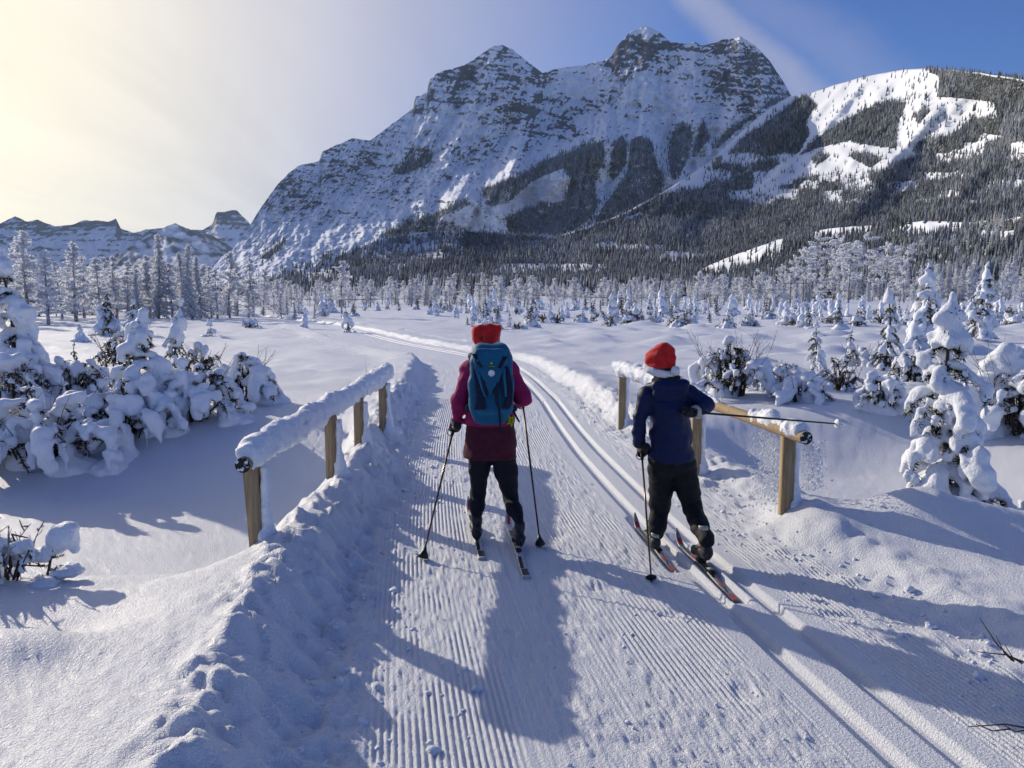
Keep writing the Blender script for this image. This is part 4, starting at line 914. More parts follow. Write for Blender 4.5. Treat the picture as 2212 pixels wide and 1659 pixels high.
# small ones at the bottom left corner
def hooded_sapling():
    p = at(105, 1226, .22); p[2] = gz(p[0], p[1]); u = p[1] * S / F; o = thing('snow_hooded_sapling', 'small sapling with one thick snow hood on the left knoll', 'sapling', tuple(p - np.array([0, 0, .02]))); r = np.random.default_rng(3)
    L = lambda px, py, dy=0: np.array([(px - 105) * u, dy, (1226 - py) * u + .02])
    f = Field(L(40, 1250, -.14), L(200, 1080, .14), .0085)
    f.ell(L(140, 1126), (.098, .085, .082), None, .02); f.ell(L(150, 1108, .02), (.07, .06, .045), None, .03); f.ell(L(98, 1164, -.01), (.075, .06, .048), None, .02); f.ell(L(120, 1150), (.06, .05, .05), None, .03); f.ell(L(146, 1202), (.105, .08, .045), None, .02); f.ell(L(100, 1222), (.10, .09, .03), None, .03); f.ell(L(165, 1150), (.03, .03, .04), None, .02)
    f.noise(.010, 22, 3); f.noise(.006, 60, 4); T = Tris(); T.tube([L(92, 1240), L(104, 1205), L(118, 1168, -.03), L(132, 1135, -.05)], [.012, .010, .007, .004], 6); obj('stem', T.mesh('stem', M_bark), o); T = Tris()
    for a, b in (((104, 1205), (150, 1180)), ((110, 1190), (80, 1172)), ((118, 1168), (150, 1160))): q = np.array([L(*a, -.02), L((a[0] + b[0]) / 2, (a[1] + b[1]) / 2, -.05), L(*b, -.06)]); needles(T, q, r, 60, .022, .2)
    part('needles', T.mesh('needles', M_needle_brown, False), o); obj('snow', f.mesh('snow', M_snow_cap), o)
hooded_sapling()
put_shrub(-2, 1238, 0.2, 'low twigs bent under snow at the edge of the left knoll', .62, .5, .34, 0.013, 39, n=9, twigs=9, load=.95, ndl=4)
# young spruces scattered over the meadow
MS = [spruce_meshes(1.5, (.42, .5, .36, .6, .45, .32)[i], 0.066, 50 + i, load=(1.0, 1.2, .9, 1.15, 1.3, 1.0)[i], whorls=(7, 6, 8, 6, 5, 8)[i], ndl=(34, 22, 40, 26, 18, 30)[i]) for i in range(6)]
MB = [shrub_meshes(1.3, 1.1, .7, 0.07, 70 + i, n=12, twigs=10) for i in range(3)]
def young(px, base, h, label, group, v=None, sq=1.0):
    p = at(px, base, 0.15); m = MS[random.randrange(6) if v is None else v]
    o = thing('young_snowy_spruce', label, 'tree', (p[0], p[1], gz(p[0], p[1]) - 0.04), random.uniform(0, 6.28), group); s = h / 1.5; o.scale = (s * sq, s * sq, s)
    for n_, me in zip(('trunk', 'needles', 'snow', 'hoar'), m): part(n_, me, o)
GM = 'young spruces scattered over the far meadow'
for k in range(250):
    v = random.random() ** 1.3; base = 668 + 42 * v if random.random() < .8 else random.uniform(668, 690); px = random.uniform(600, 2330)
    if abs(px - (700 + (base - 668) * 3)) < 170 and base > 684: continue           # keep the trail clear
    if px < 900 and base > 700: continue
    if px > 1150 and px < 1500 and base > 700: continue
    h_ = random.uniform(.7, 1.9) * (1.25 if base < 685 else .85); v_ = random.randrange(6); zn = 'far out near the tree line' if base < 680 else ('among the hummocks of the right meadow' if px > 1100 else 'on the meadow near the trail bend')
    lb = '%s %s young spruce under snow %s' % ('knee high' if h_ < .8 else ('waist high' if h_ < 1.2 else ('head high' if h_ < 1.8 else 'tall')), ('bushy', 'rounded', 'slim', 'broad', 'heavily hooded', 'narrow')[v_], zn)
    young(px, base, h_, lb, 'young meadow spruces, ' + lb[:-1].split(' young')[0] + ', ' + zn, v_, random.uniform(.9, 1.3))
for px, base, h, lb in [(1052, 694, 1.75, 'tallest dark green young spruce of the clump behind the backpack skier'), (1025, 694, 1.5, 'white bushy young spruce left in the clump behind the backpack skier'), (1075, 697, 1.2, 'low wide snow spruce right in the clump behind the backpack skier'),
                        (1655, 690, 1.55, 'leaning snowy spruce above the blue shadowed mound'), (1815, 712, 1.6, 'dark banded spruce on the right meadow hummocks'), (1520, 680, 2.2, 'upright dark spruce before the frosted tree line'),
                        (752, 712, 1.7, 'dark young spruce at the bend of the trail'), (660, 705, 1.3, 'snowy young spruce near the lone aspen')]:
    young(px, base, h, lb, None)
for k in range(85):
    base = random.uniform(676, 712); px = random.uniform(1000, 2300) if k > 12 else random.uniform(520, 720); p = at(px, base, .15)
    if abs(toff(p[0], min(p[1], 89))) < 5 and p[1] < 85: continue
    o = thing('low_snowy_shrub', 'low rounded snow covered shrub among the meadow hummocks', 'shrub', (p[0], p[1], gz(p[0], p[1]) - .06), random.uniform(0, 6.28), 'low shrubs on the meadow'); s = random.uniform(.5, 1.15); o.scale = (s, s, s)
    for n_, me in MB[k % 3]: part(n_, me, o)

# ------------------------------------------------------------------ log railings of the little bridge
def wood_mat():
    m = colvar(mat('weathered_pine', (0.42, 0.27, 0.11), 0.75, 0.25), (0.23, 0.165, 0.095), (0.40, 0.295, 0.175), 5, stretch=(14, 14, 1.2), lo=.3, hi=.7)
    n, l = m.node_tree.nodes, m.node_tree.links; b = n['Principled BSDF']
    tc = N(n, 'ShaderNodeTexCoord'); v = N(n, 'ShaderNodeTexVoronoi', inp={'Scale': 6.0}); l.new(tc.outputs['Object'], v.inputs[0])
    k = N(n, 'ShaderNodeMapRange', inp={1: 0.06, 2: 0.14}); l.new(v.outputs['Distance'], k.inputs[0])
    mx = N(n, 'ShaderNodeMixRGB'); mx.inputs[1].default_value = (0.06, 0.035, 0.018, 1); l.new(k.outputs[0], mx.inputs[0]); l.new(b.inputs['Base Color'].links[0].from_socket, mx.inputs[2]); l.new(mx.outputs[0], b.inputs['Base Color'])
    return bump(m, 60, 0.3, 0.004, 3)
M_wood = wood_mat()
M_logend = colvar(mat('frosty_log_end', (0.05, 0.045, 0.045), 0.9, 0.2), (0.030, 0.028, 0.030), (0.72, 0.75, 0.80), 38, lo=.54, hi=.60)
def dirm(d, up=(0, 0, 1)):
    """rotation whose z axis runs along d"""
    d = Vector(d).normalized(); return d.to_track_quat('Z', 'Y').to_matrix()
def post_mesh(hgt, w, lean):
    T = Tris(); v = []
    for z, s in ((-0.45, 1), (hgt * .5, 1), (hgt - .01, 1), (hgt, .93)):
        for sx, sy in ((-1, -1), (1, -1), (1, 1), (-1, 1)): v.append((sx * w * s + lean * z, sy * w * s, z))
    q = [(4 * k + j, 4 * k + (j + 1) % 4, 4 * k + 4 + (j + 1) % 4, 4 * k + 4 + j) for k in range(3) for j in range(4)] + [(12, 13, 14, 15)]
    T.add(v, q); return T.mesh('post', M_wood, False)
def railing(name, label, a, b, rad, posts, snow_r, snow_keep, side):
    a = np.array(a, float); b = np.array(b, float); d = (b - a) / np.linalg.norm(b - a)
    o = thing(name, label, 'railing', (a[0], a[1], 0)); org = np.array([a[0], a[1], 0])
    # log: slightly irregular round timber
    n = 26; t = np.linspace(0, 1, n); T = Tris(); pts = a - org + (b - a) * t[:, None]; r_ = rad * (1 + 0.05 * fbm(t * 9, t * 0, 3, 3)); T.tube(pts, r_, 14, False)
    lg = obj('rail', T.mesh('rail', M_wood), o)
    for e, (c, s) in enumerate(((a, -1), (b, 1))):
        T = Tris(); rr = Matrix(dirm(d)); u = np.array(rr) @ np.array([1, 0, 0]); v = np.array(rr) @ np.array([0, 1, 0]); c0 = c - org + d * s * .001
        th = np.arange(18) * 2 * np.pi / 18; ring = c0 + rad * .99 * (np.cos(th)[:, None] * u + np.sin(th)[:, None] * v)
        T.add(np.concatenate([ring, ring * .5 + c0 * .5 + d * s * .004, [c0 + d * s * .005]]), [(i, (i + 1) % 18, 18 + (i + 1) % 18, 18 + i) for i in range(18)], [(18 + i, 18 + (i + 1) % 18, 36) for i in range(18)])
        obj('log_end', T.mesh('log_end', M_logend), lg)
    # snow lying on the log and wrapping its sides
    f = Field(np.minimum(a, b) - org - .24, np.maximum(a, b) - org + .26, 0.018)
    m = 60; t = np.linspace(0, 1, m); keep = np.array([snow_keep(x) for x in t])
    c = a - org + (b - a) * t[:, None]; up = np.zeros((m, 3)); up[:, 2] = (rad * .45 + snow_r * .55) * keep; w = snow_r * keep * (1 + .10 * fbm(t * 14, t * 0 + 2, 6, 3))
    for i in range(m - 1):
        if keep[i] > .12 and keep[i + 1] > .12:
            f.cap(c[i] + up[i], c[i + 1] + up[i + 1], w[i], w[i + 1], .03)
            if keep[i] > .6: f.cap(c[i] + np.array([side * .02, 0, .012]), c[i + 1] + np.array([side * .02, 0, .012]), rad * 1.18, rad * 1.18, .05)
    f.noise(.016, 16, 3); f.noise(.014, 38, 4); f.noise(.034, 4.2, 5)
    obj('snow_cap', f.mesh('snow_cap', M_snow_cap), o)
    for k, (x, y, zt, ln) in enumerate(posts):
        z0 = gz(x, y) - 0.1; pm = obj('post', post_mesh(zt - z0, .047, ln), o, (x - org[0], y - org[1], z0))
        # snow plastered on the lee side with a drift at its foot
        g = Field((-.1, -.14, -.12), (.32, .14, zt - z0), .019); sx = 1
        g.rbox((.070, .01, (zt - z0) * .5 - .02), (.030, .05, (zt - z0) * .5 - .02), .022); g.ell((.080, .0, .09), (.065, .065, .17), None, .06); g.ell((.12, .02, .05), (.13, .09, .07), None, .06)
        g.noise(.016, 14, 7 + k); g.noise(.010, 40, 9)
        obj('post_snow', g.mesh('post_snow', M_snow_cap), o, (x - org[0] + ln * .3, y - org[1], z0))
    return o
railing('log_railing', 'log railing under an unbroken roll of snow left of the trail', (-1.745, 5.12, .86), (-1.66, 10.75, .90), .052,
        [(-1.735, 5.36, .84, -.05), (-1.675, 7.35, .85, 0), (-1.655, 8.6, .86, .0), (-1.66, 10.25, .87, 0)], .080, lambda t: 1.0 if t > .012 else 0.0, 1)
railing('log_railing', 'log railing swept partly bare of snow by the ski pole', (2.27, 6.12, .86), (1.56, 11.9, .85), .052,
        [(2.255, 6.48, .83, 0), (1.985, 8.55, .83, 0), (1.60, 11.6, .82, 0)], .090,
        lambda t: 0.0 if t < .012 else (.62 + .16 * math.sin(t * 70) if t < .17 else (.30 if t < .30 else min(1.0, .35 + (t - .30) * 6))), 1)
# snow knocked off the rail, still falling
def falling():
    r = np.random.default_rng(5); n = 4600; T = Tris(); base = np.array([[1, 0, 0], [-1, 0, 0], [0, 1, 0], [0, -1, 0], [0, 0, 1], [0, 0, -1]], float); tri = [(0, 2, 4), (2, 1, 4), (1, 3, 4), (3, 0, 4), (2, 0, 5), (1, 2, 5), (3, 1, 5), (0, 3, 5)]
    for i in range(n):
        if r.random() < .78: px = r.normal(1672, 22); py = r.uniform(925, 1085) + abs(r.normal(0, 10)); y = r.uniform(6.7, 7.6)
        else: px = r.normal(1755, 13); py = r.uniform(950, 1060); y = r.uniform(6.6, 7.2)
        a_, b_, c_ = ray(px, py); t = y / b_; s = r.choice([.003, .005, .007, .011, .018], p=[.34, .32, .22, .10, .02])
        T.add(base * s * r.uniform(.6, 1.3, (6, 1)) + np.array([a_ * t, y, CAMH + c_ * t]), None, tri)
    return T.mesh('falling_snow', M_snow_cap)
o = obj('falling_snow', falling()); kind(o, 'stuff', 'powder snow falling from the swept end of the right log railing')
# loose crumbs and slabs of snow on the groomed surface
def crumbs():
    r = np.random.default_rng(9); T = Tris(); ico_t = [(0, 2, 4), (2, 1, 4), (1, 3, 4), (3, 0, 4), (2, 0, 5), (1, 2, 5), (3, 1, 5), (0, 3, 5)]
    # subdivided octahedron, squashed and jittered
    base = np.array([[1, 0, 0], [-1, 0, 0], [0, 1, 0], [0, -1, 0], [0, 0, 1], [0, 0, -1]], float); mids = {}; V = list(base); tr = []
    def mid(a, b):
        k = (min(a, b), max(a, b))
        if k not in mids: p = V[a] + V[b]; V.append(p / np.linalg.norm(p)); mids[k] = len(V) - 1
        return mids[k]
    for a, b, c in ico_t:
        d, e, f = mid(a, b), mid(b, c), mid(c, a); tr += [(a, d, f), (d, b, e), (f, e, c), (d, e, f)]
    V = np.array(V); L_ = []
    for i in range(1500):
        y = 2.6 * (14 / 2.6) ** (r.random() ** .9); w = r.random()
        if w < .50: t = TOE_L(np.array(y)) + abs(r.normal(0, .38)) - .1
        elif w < .80: t = TOE_R(np.array(y)) - abs(r.normal(0, .30)) + .2
        else: t = r.uniform(-2.3, .8)
        if abs(t) < .25: continue
        x = float(xc(y) + t); s = r.choice([.006, .011, .018, .032, .05], p=[.52, .34, .13, .01, .0]); s = min(s, .012) if w >= .8 else s; L_.append((x, float(y), s))
    L_ = np.array(L_); Z_ = ground_z(L_[:, 0], L_[:, 1])
    for (x, y, s), z in zip(L_, Z_): T.add(V * s * r.uniform(.6, 1.3, (len(V), 1)) * np.array([1, 1, .7]) + np.array([x, y, z + s * .25]), None, tr)
    return T.mesh('snow_crumbs', M_snow_cap)
o = obj('snow_crumbs', crumbs()); kind(o, 'stuff', 'loose crumbs of snow strewn along the groomed trail')
# dark bare twigs poking in from the right bank
def twig_thing(label, px, py, z, px2, py2, z2_, n, seed, mt):
    r = np.random.default_rng(seed); p0 = at(px, py, z); p1 = at(px2, py2, z2_); g_ = gz(p0[0], p0[1]); T = Tris(); st_ = np.array([p0[0], p0[1], g_ - .05])
    o = thing('bare_twig', label, 'twig', tuple(st_))
    m_ = np.array([p0[0], p0[1], z]); main = np.array([st_, st_ * .5 + m_ * .5 + np.array([.02, 0, .01]), m_, m_ * .5 + p1 * .5 + np.array([0, 0, .02]), p1]) - st_
    T.tube(main, [.007, .006, .005, .0035, .002], 5); obj('stem', T.mesh('stem', mt), o)
    for k in range(n):
        T = Tris(); f = r.uniform(.0, .7); b0 = main[2] * (1 - f) + main[4] * f; e = b0 + (main[4] - main[2]) * r.uniform(.3, .6) + np.array([0, r.normal(0, .08), r.uniform(.02, .16)]); T.tube([b0, b0 * .5 + e * .5 + np.array([0, 0, -.02]), e], [.004, .003, .0015], 4); obj('shoot', T.mesh('shoot', mt), o)
twig_thing('forked bare dark twig sticking out of the snow right of the ski tracks', 2235, 1440, .28, 2112, 1408, .34, 3, 1, M_bark)
twig_thing('dry brown stalk lying low over the groomed snow right of the tracks', 2250, 1578, .12, 2090, 1570, .13, 2, 2, M_needle_brown)
twig_thing('single frosted twig standing behind the left railing end', 795, 838, .1, 788, 772, .75, 2, 3, M_bark_frost)
# twin-pole power line crossing the meadow
M_pole = mat('grey_timber', (0.22, 0.21, 0.20), 0.9, 0.2)
def hframe(px, base, top, label):
    p = at(px, base, .3); d = math.hypot(p[0], p[1]); h = (base - top) * S / F * d; o = thing('power_pole', label, 'power pole', (p[0], p[1], gz(p[0], min(p[1], 74)) - .2), 0, None)
    for s in (-1, 1):
        T = Tris(); T.tube([(s * 1.1, 0, 0), (s * 1.1, 0, h + .2)], [.11, .08], 7); obj('pole', T.mesh('pole', M_pole), o)
    T = Tris(); T.box((0, 0, h - .4), (2.3, .06, .06)); obj('crossarm', T.mesh('crossarm', M_pole, False), o)
    T = Tris()
    for s in (-2, 0, 2):
        T = Tris(); T.tube([(s, 0, h - .5), (s, 0, h - .75), (s, 0, h - 1.0)], [.07, .10, .05], 6); obj('insulator', T.mesh('insulator', M_pole), o)
    return [np.array([p[0] + s, p[1], o.location.z + h - 1.0]) for s in (-2, 0, 2)]
e1 = hframe(1038, 664, 606, 'twin timber power pole standing beyond the meadow spruces'); e0 = hframe(300, 672, 596, 'twin timber power pole hidden in the frosted grove'); e2 = hframe(1720, 660, 606, 'twin timber power pole beside the foothill pines')
for A_, B_ in ((e0, e1), (e1, e2)):
    for k in range(3):
        t = np.linspace(0, 1, 14)[:, None]; p = A_[k] * (1 - t) + B_[k] * t; p[:, 2] -= (4 * t * (1 - t) * 1.6)[:, 0]; T = Tris(); T.tube(p, np.full(14, .018), 4); tag(obj('power_cable', T.mesh('power_cable', M_pole)), 'thin power cable sagging between twin timber poles across the meadow', 'cable', 'power cables over the meadow')

# ------------------------------------------------------------------ the two skiers
def W(px, py, y):                            # measured pixel at world depth y
    a, b, c = ray(px, py); t = y / b; return np.array([a * t, y, CAMH + c * t])
def cloth(name, col, col2, sc=30, rough=.8, b=.35, bs=220, sheen=.03):
    m = colvar(mat(name, col, rough, .2), col, col2, sc); m.node_tree.nodes['Principled BSDF'].inputs['Sheen Weight'].default_value = sheen; return bump(m, bs, b, .003, 2)
M_skin = mat('skin', (0.55, 0.34, 0.25), .55, .35)
M_hair = mat('dark_hair', (0.025, 0.017, 0.012), .6, .3)
M_red = cloth('red_felt', (0.52, 0.012, 0.014), (0.62, 0.022, 0.02), 20, .95, .5, 160, .3)
M_fur = bump(mat('white_fur', (.80, .80, .84), .95, .1), 120, 1.0, .01, 3)
M_mag = cloth('magenta_softshell', (0.23, 0.010, 0.075), (0.30, 0.014, 0.095), 14)
M_burg = cloth('burgundy_skirt', (0.065, 0.010, 0.022), (0.085, 0.013, 0.03), 22, .85, .5)
M_legg = cloth('black_leggings', (0.008, 0.009, 0.014), (0.013, 0.014, 0.020), 25, .75)
M_blackpant = cloth('black_snow_trousers', (0.008, 0.008, 0.010), (0.013, 0.013, 0.016), 18, .7)
M_navy = cloth('navy_anorak', (0.004, 0.010, 0.048), (0.006, 0.015, 0.066), 10, .48)
M_fleece = cloth('dark_fleece', (0.02, 0.017, 0.015), (0.035, 0.03, 0.026), 60, .95)
M_glove = cloth('black_glove', (0.012, 0.012, 0.014), (0.03, 0.03, 0.03), 40, .7)
M_greyglove = cloth('grey_glove_cuff', (0.20, 0.19, 0.16), (0.28, 0.26, 0.22), 50, .8)
M_boot = cloth('black_boot', (0.013, 0.013, 0.015), (0.05, 0.05, 0.055), 35, .5, .2)
M_teal = cloth('teal_pack_fabric', (0.006, 0.088, 0.18), (0.009, 0.115, 0.225), 9, .65, .3, 180)
M_teal2 = cloth('light_teal_fabric', (0.012, 0.13, 0.25), (0.016, 0.15, 0.28), 9, .6, .3, 180)
M_packdark = cloth('dark_navy_mesh', (0.010, 0.013, 0.035), (0.016, 0.02, 0.05), 40, .8, .5, 300)
M_white = mat('white_plastic', (.74, .74, .78), .5, .4)
M_silver = mat('reflective_strip', (.42, .41, .36), .35, .5)
M_alu = mat('pole_metal', (.035, .03, .028), .28, .6, Metallic=.6)
M_glint = mat('glint_pole_metal', (.13, .085, .05), .22, .6, Metallic=.9)  # dark shaft metal; the sun's warm glint is tinted into its base colour
M_plastic = mat('black_plastic', (.012, .012, .013), .45, .4)
M_skiw = colvar(mat('pale_ski', (.5, .5, .5), .35, .5), (.34, .34, .33), (.58, .58, .58), 25)
M_skig = colvar(mat('grey_ski', (.2, .2, .21), .35, .5), (.13, .13, .14), (.28, .28, .30), 30)
M_skidark = mat('ski_edge', (.02, .02, .022), .4, .4)
M_orange = mat('orange_red_print', (.34, .06, .04), .4, .4)
M_redprint = mat('red_print', (.45, .02, .04), .4, .4)
M_green = mat('yellow_green_felt', (.36, .42, .02), .8, .2)
def dual(*fs): return fs

def figure(k):
    """k: dict of joints in world coordinates -> continuous body mesh in coordinates relative to k['org']"""
    g = {n_: np.array(v) - k['org'] for n_, v in k.items() if n_ not in ('org', 's')}; s = k['s']
    allp = np.array(list(g.values())); f = Field(allp.min(0) - .16, allp.max(0) + .20, .017)
    f.chain([g['pelvis'], g['waist'], g['chest'], g['neck']], [.115 * s, .105 * s, .115 * s, .050 * s], .05); f.cap(g['shL'], g['shR'], .050 * s, None, .06); f.cap(g['hipL'], g['hipR'], .080 * s, None, .03)
    f.chain([g['neck'], g['head'] - np.array([0, 0, .05])], [.05 * s, .055 * s], .03)
    hd = g['head']; fw = k['s'] * 0 + np.array([0, 1, 0]); f.ell(hd, (.075, .095, .115), None, .02); f.ell(hd + np.array([0, .035, -.06]), (.055, .06, .055), None, .03)
    f.cap(hd + np.array([0, .092, .005]), hd + np.array([0, .112, -.028]), .009, .014, .012); f.cap(hd + np.array([-.02, .088, -.065]), hd + np.array([.02, .088, -.065]), .008, None, .008)
    for sx in (-1, 1):
        f.ell(hd + np.array([sx * .076, 0, -.01]), (.012, .022, .032), None, .008); f.ell(hd + np.array([sx * .030, .097, .012]), (.014, .012, .008), None, 0, True); f.ell(hd + np.array([sx * .030, .088, .012]), (.012, .012, .011), None, .004)
    for c in 'LR':
        f.chain([g['sh' + c], g['el' + c], g['wr' + c]], [.042 * s, .034 * s, .026 * s], .03); f.cap(g['wr' + c], g['hand' + c], .028 * s, .026 * s, .02)
        f.chain([g['hip' + c], g['kn' + c], g['an' + c]], [.075 * s, .042 * s, .032 * s], .03); f.cap(g['an' + c], g['toe' + c], .030 * s, .024 * s, .02)
    return g, f.mesh('body', M_skin)
def fist_mesh(material):
    """gloved fist closed on a shaft that runs along z through the origin"""
    f = Field((-.075, -.075, -.075), (.075, .085, .075), .0052)
    f.ell((-.030, .012, 0), (.020, .032, .046), None, .01); f.cap((-.030, .03, -.01), (-.030, .075, -.012), .030, .033, .02)
    for j in range(4):
        z = .034 - j * .0225; R_ = .027 + .002 * (j in (1, 2)); rad = (.0105, .0112, .0108, .0092)[j]
        th = np.radians([150, 205, 255, 305, 350]); p = [np.array([R_ * 1.05 * math.cos(t), -R_ * 1.05 * math.sin(t) * -1 * -1, z - .002 * i]) for i, t in enumerate(th)]
        p = [np.array([R_ * math.cos(t), R_ * math.sin(t), z]) for t in th]; f.chain(p, [rad] * 5, .003)
    th = np.radians([120, 80, 45, 10]); p = [np.array([.030 * math.cos(t), .030 * math.sin(t), .040 + .004 * i]) for i, t in enumerate(th)]; f.chain(p, [.014, .013, .0125, .011], .005)
    return f.mesh('glove', material)
def place_matrix(o, loc, zdir, ydir):
    z = Vector(zdir).normalized(); y = Vector(ydir); y = (y - z * y.dot(z)).normalized(); x = y.cross(z); m = Matrix((x, y, z)).transposed().to_4x4(); m.translation = Vector(loc); o.matrix_basis = m
def ski_pole(label, grip, tip, mshaft, basket='cup', rad=.0075, strap_m=None):
    grip = np.array(grip); tip = np.array(tip); L = np.linalg.norm(tip - grip)
    o = thing('ski_pole', label, 'ski pole'); d = (tip - grip) / L
    place_matrix(o, tip, -d, (0, 1, .1))
    T = Tris(); T.tube([(0, 0, .02), (0, 0, L * .5), (0, 0, L - .02)], [rad * .75, rad * .95, rad], 8); sh = obj('shaft', T.mesh('shaft', mshaft), o)
    T = Tris(); T.tube([(0, 0, L - .08), (0, 0, L - .06), (0, 0, L + .02), (0, 0, L + .055), (0, 0, L + .065)], [.011, .0145, .0135, .0165, .010], 10); obj('grip', T.mesh('grip', M_plastic), o)
    T = Tris(); T.tube([(0, 0, .0), (0, 0, -.03)], [.006, .0015], 6); obj('ferrule', T.mesh('ferrule', M_alu), o)
    T = Tris()
    if basket == 'cup': T.tube([(0, 0, .075), (0, 0, .05), (0, .004, .02), (0, .010, .0), (0, .012, -.008)], [.010, .016, .036, .042, .030], 12)
    else: T.tube([(0, 0, .035), (0, 0, .025), (0, 0, .018), (0, 0, .010)], [.010, .030, .040, .036], 14)
    obj('basket', T.mesh('basket', M_plastic if basket == 'cup' else (M_white if basket == 'white' else M_plastic)), o)
    T = Tris(); a = np.linspace(0, 2 * np.pi, 13); T.tube(np.stack([-.020 + .024 * np.cos(a), .012 * np.sin(a), L - .02 - .030 + .035 * np.sin(a)], -1), np.full(13, .004), 5, False); obj('strap', T.mesh('strap', strap_m or M_plastic), o)
    return o
def ski(label, tail, tip, z0, mtop, width, prints):
    tail = np.array(tail, float); tip = np.array(tip, float); d = tip - tail; L = np.linalg.norm(d); an = math.atan2(d[1], d[0]) - math.pi / 2
    o = thing('cross_country_ski', label, 'ski', (tail[0], tail[1], z0), an)
    n = 40; t = np.linspace(0, 1, n); y = t * L; up = .11 * np.clip((t - .86) / .14, 0, 1) ** 2 + .012 * np.exp(-((t - .48) / .22) ** 2); w = width * .5 * (1 - .10 * np.sin(t * math.pi)) * np.where(t > .9, np.sqrt(np.clip(1 - ((t - .9) / .1015) ** 2, 0, 1)) * .92 + .08, 1); th = .013 + .010 * np.exp(-((t - .5) / .2) ** 2) - .005 * np.clip((t - .85) / .15, 0, 1)
    V = np.zeros((n, 6, 3)); prof = [(-1, 0), (-1, .6), (-.8, 1), (.8, 1), (1, .6), (1, 0)]
    for j, (a, b) in enumerate(prof): V[:, j, 0] = a * w; V[:, j, 1] = y; V[:, j, 2] = up + b * th
    q = []
    for i in range(n - 1):
        for j in range(6): q.append((i * 6 + j, i * 6 + (j + 1) % 6, i * 6 + 6 + (j + 1) % 6, i * 6 + 6 + j))
    q += [(0, 5, 4, 1), (1, 4, 3, 2), (n * 6 - 6, n * 6 - 5, n * 6 - 2, n * 6 - 1), (n * 6 - 5, n * 6 - 4, n * 6 - 3, n * 6 - 2)]
    T = Tris(); T.add(V.reshape(-1, 3), q); obj('ski_body', T.mesh('ski_body', mtop, False), o)
    zt = lambda u: float(np.interp(u, t, up + th)); wt = lambda u: float(np.interp(u, t, w))
    for (u0, u1, x0, x1, m_, sk) in prints:        # thin printed panels on the top sheet
        T = Tris(); us = np.linspace(u0, u1, 8); v = []
        for u in us: v += [((x0 + sk * (u - u0) / (u1 - u0)) * wt(u), u * L, zt(u) + .0015), ((x1 + sk * (u - u0) / (u1 - u0)) * wt(u), u * L, zt(u) + .0015)]
        T.add(v, [(2 * i, 2 * i + 1, 2 * i + 3, 2 * i + 2) for i in range(7)]); obj('printed_panel', T.mesh('printed_panel', m_, False), o)
    T = Tris(); T.box((0, L * .47, zt(.47) + .008), (.020, .17, .008)); T.box((0, L * .47 + .10, zt(.5) + .02), (.027, .045, .014)); b_ = obj('binding', T.mesh('binding', M_plastic, False), o)
    T = Tris(); T.box((0, L * .47 - .10, zt(.45) + .019), (.018, .022, .003)); obj('heel_plate', T.mesh('heel_plate', M_silver, False), b_)
    return o
def boot_mesh(an, toe, heel, s, cuff=.12):
    lo = np.minimum(np.minimum(an, toe), heel) - .12; hi = np.maximum(np.maximum(an, toe), heel) + .20; f = Field(lo, hi, .009)
    f.cap(heel + np.array([0, 0, .045]), toe + np.array([0, 0, .030]), .043 * s, .036 * s, .03); f.cap(heel + np.array([0, 0, .04]), an, .046 * s, .046 * s, .03); up = (an - heel); up = up / np.linalg.norm(up); f.cap(an, an + up * cuff, .050 * s, .055 * s, .02)
    f.cap(heel + np.array([0, 0, .012]), toe + np.array([0, 0, .010]), .036 * s, .032 * s, .01); f.noise(.004, 30, 2); return f.mesh('boot', M_boot)

# ---------------------------------------------------------------- the woman with the backpack
yW = 6.22
hL = at(1030, 1163, .045); hR = at(1123, 1178, .045)          # heels, from the skis they stand on
K = dict(s=1.0, org=np.array([.13, 6.2, 0.0]), pelvis=W(1058, 935, yW), waist=W(1058, 885, yW), chest=W(1056, 810, yW + .03), neck=W(1054, 768, yW + .05), head=W(1052, 742, yW + .10),
         shL=W(1016, 800, yW), shR=W(1098, 798, yW), elL=W(992, 868, yW - .06), wrL=W(986, 912, yW + .02), handL=W(982, 924, yW + .04), elR=W(1130, 862, yW - .02), wrR=W(1122, 868, yW + .23), handR=W(1128, 864, yW + .30),
         hipL=W(1038, 945, yW), hipR=W(1080, 945, yW), knL=W(1033, 1065, yW + .10), knR=W(1103, 1075, yW + .06), anL=hL + np.array([0.0, .05, .13]), anR=hR + np.array([0, .05, .13]), toeL=hL + np.array([-.045, .25, .02]), toeR=hR + np.array([-.03, .25, .02]))
wo_ = thing('person', 'adult skier in red hat, magenta jacket and burgundy skirt seen from behind', 'person', tuple(K['org']))
g, bm = figure(K); obj('body', bm, wo_)
V3 = lambda *a: np.array(a, float)
def drape(f, seed, a=.010, fr=9): f.noise(a, fr, seed, .45); f.noise(a * .75, fr * .9, seed + 2, 2.4); f.noise(a * .45, fr * 2.6, seed + 1, .9)
# jacket with sleeves and a stand-up hood collar
f = Field(g['pelvis'] - V3(.36, .28, .10), g['head'] + V3(.40, .40, -.02), .0115)
f.chain([g['pelvis'] + V3(0, 0, .09), g['waist'], g['chest'], g['neck'] - V3(0, 0, .05)], [.165, .155, .170, .10], .06); f.cap(g['shL'], g['shR'], .082, None, .06)
for c in 'LR': f.chain([g['sh' + c], g['el' + c], g['wr' + c]], [.076, .060, .046], .025)
f.ell(g['pelvis'] + V3(0, 0, .10), (.195, .16, .12), None, .05)
f.ell(g['neck'] + V3(.045, -.05, -.005), (.115, .10, .075), None, .04); f.ell(g['neck'] + V3(.11, -.03, .0), (.05, .07, .085), None, .03)
drape(f, 3, .011, 11); f.rbox(g['pelvis'] + V3(0, 0, -.13), (.5, .5, .20), .01, None, 0, True)
obj('jacket', f.mesh('jacket', M_mag), wo_)
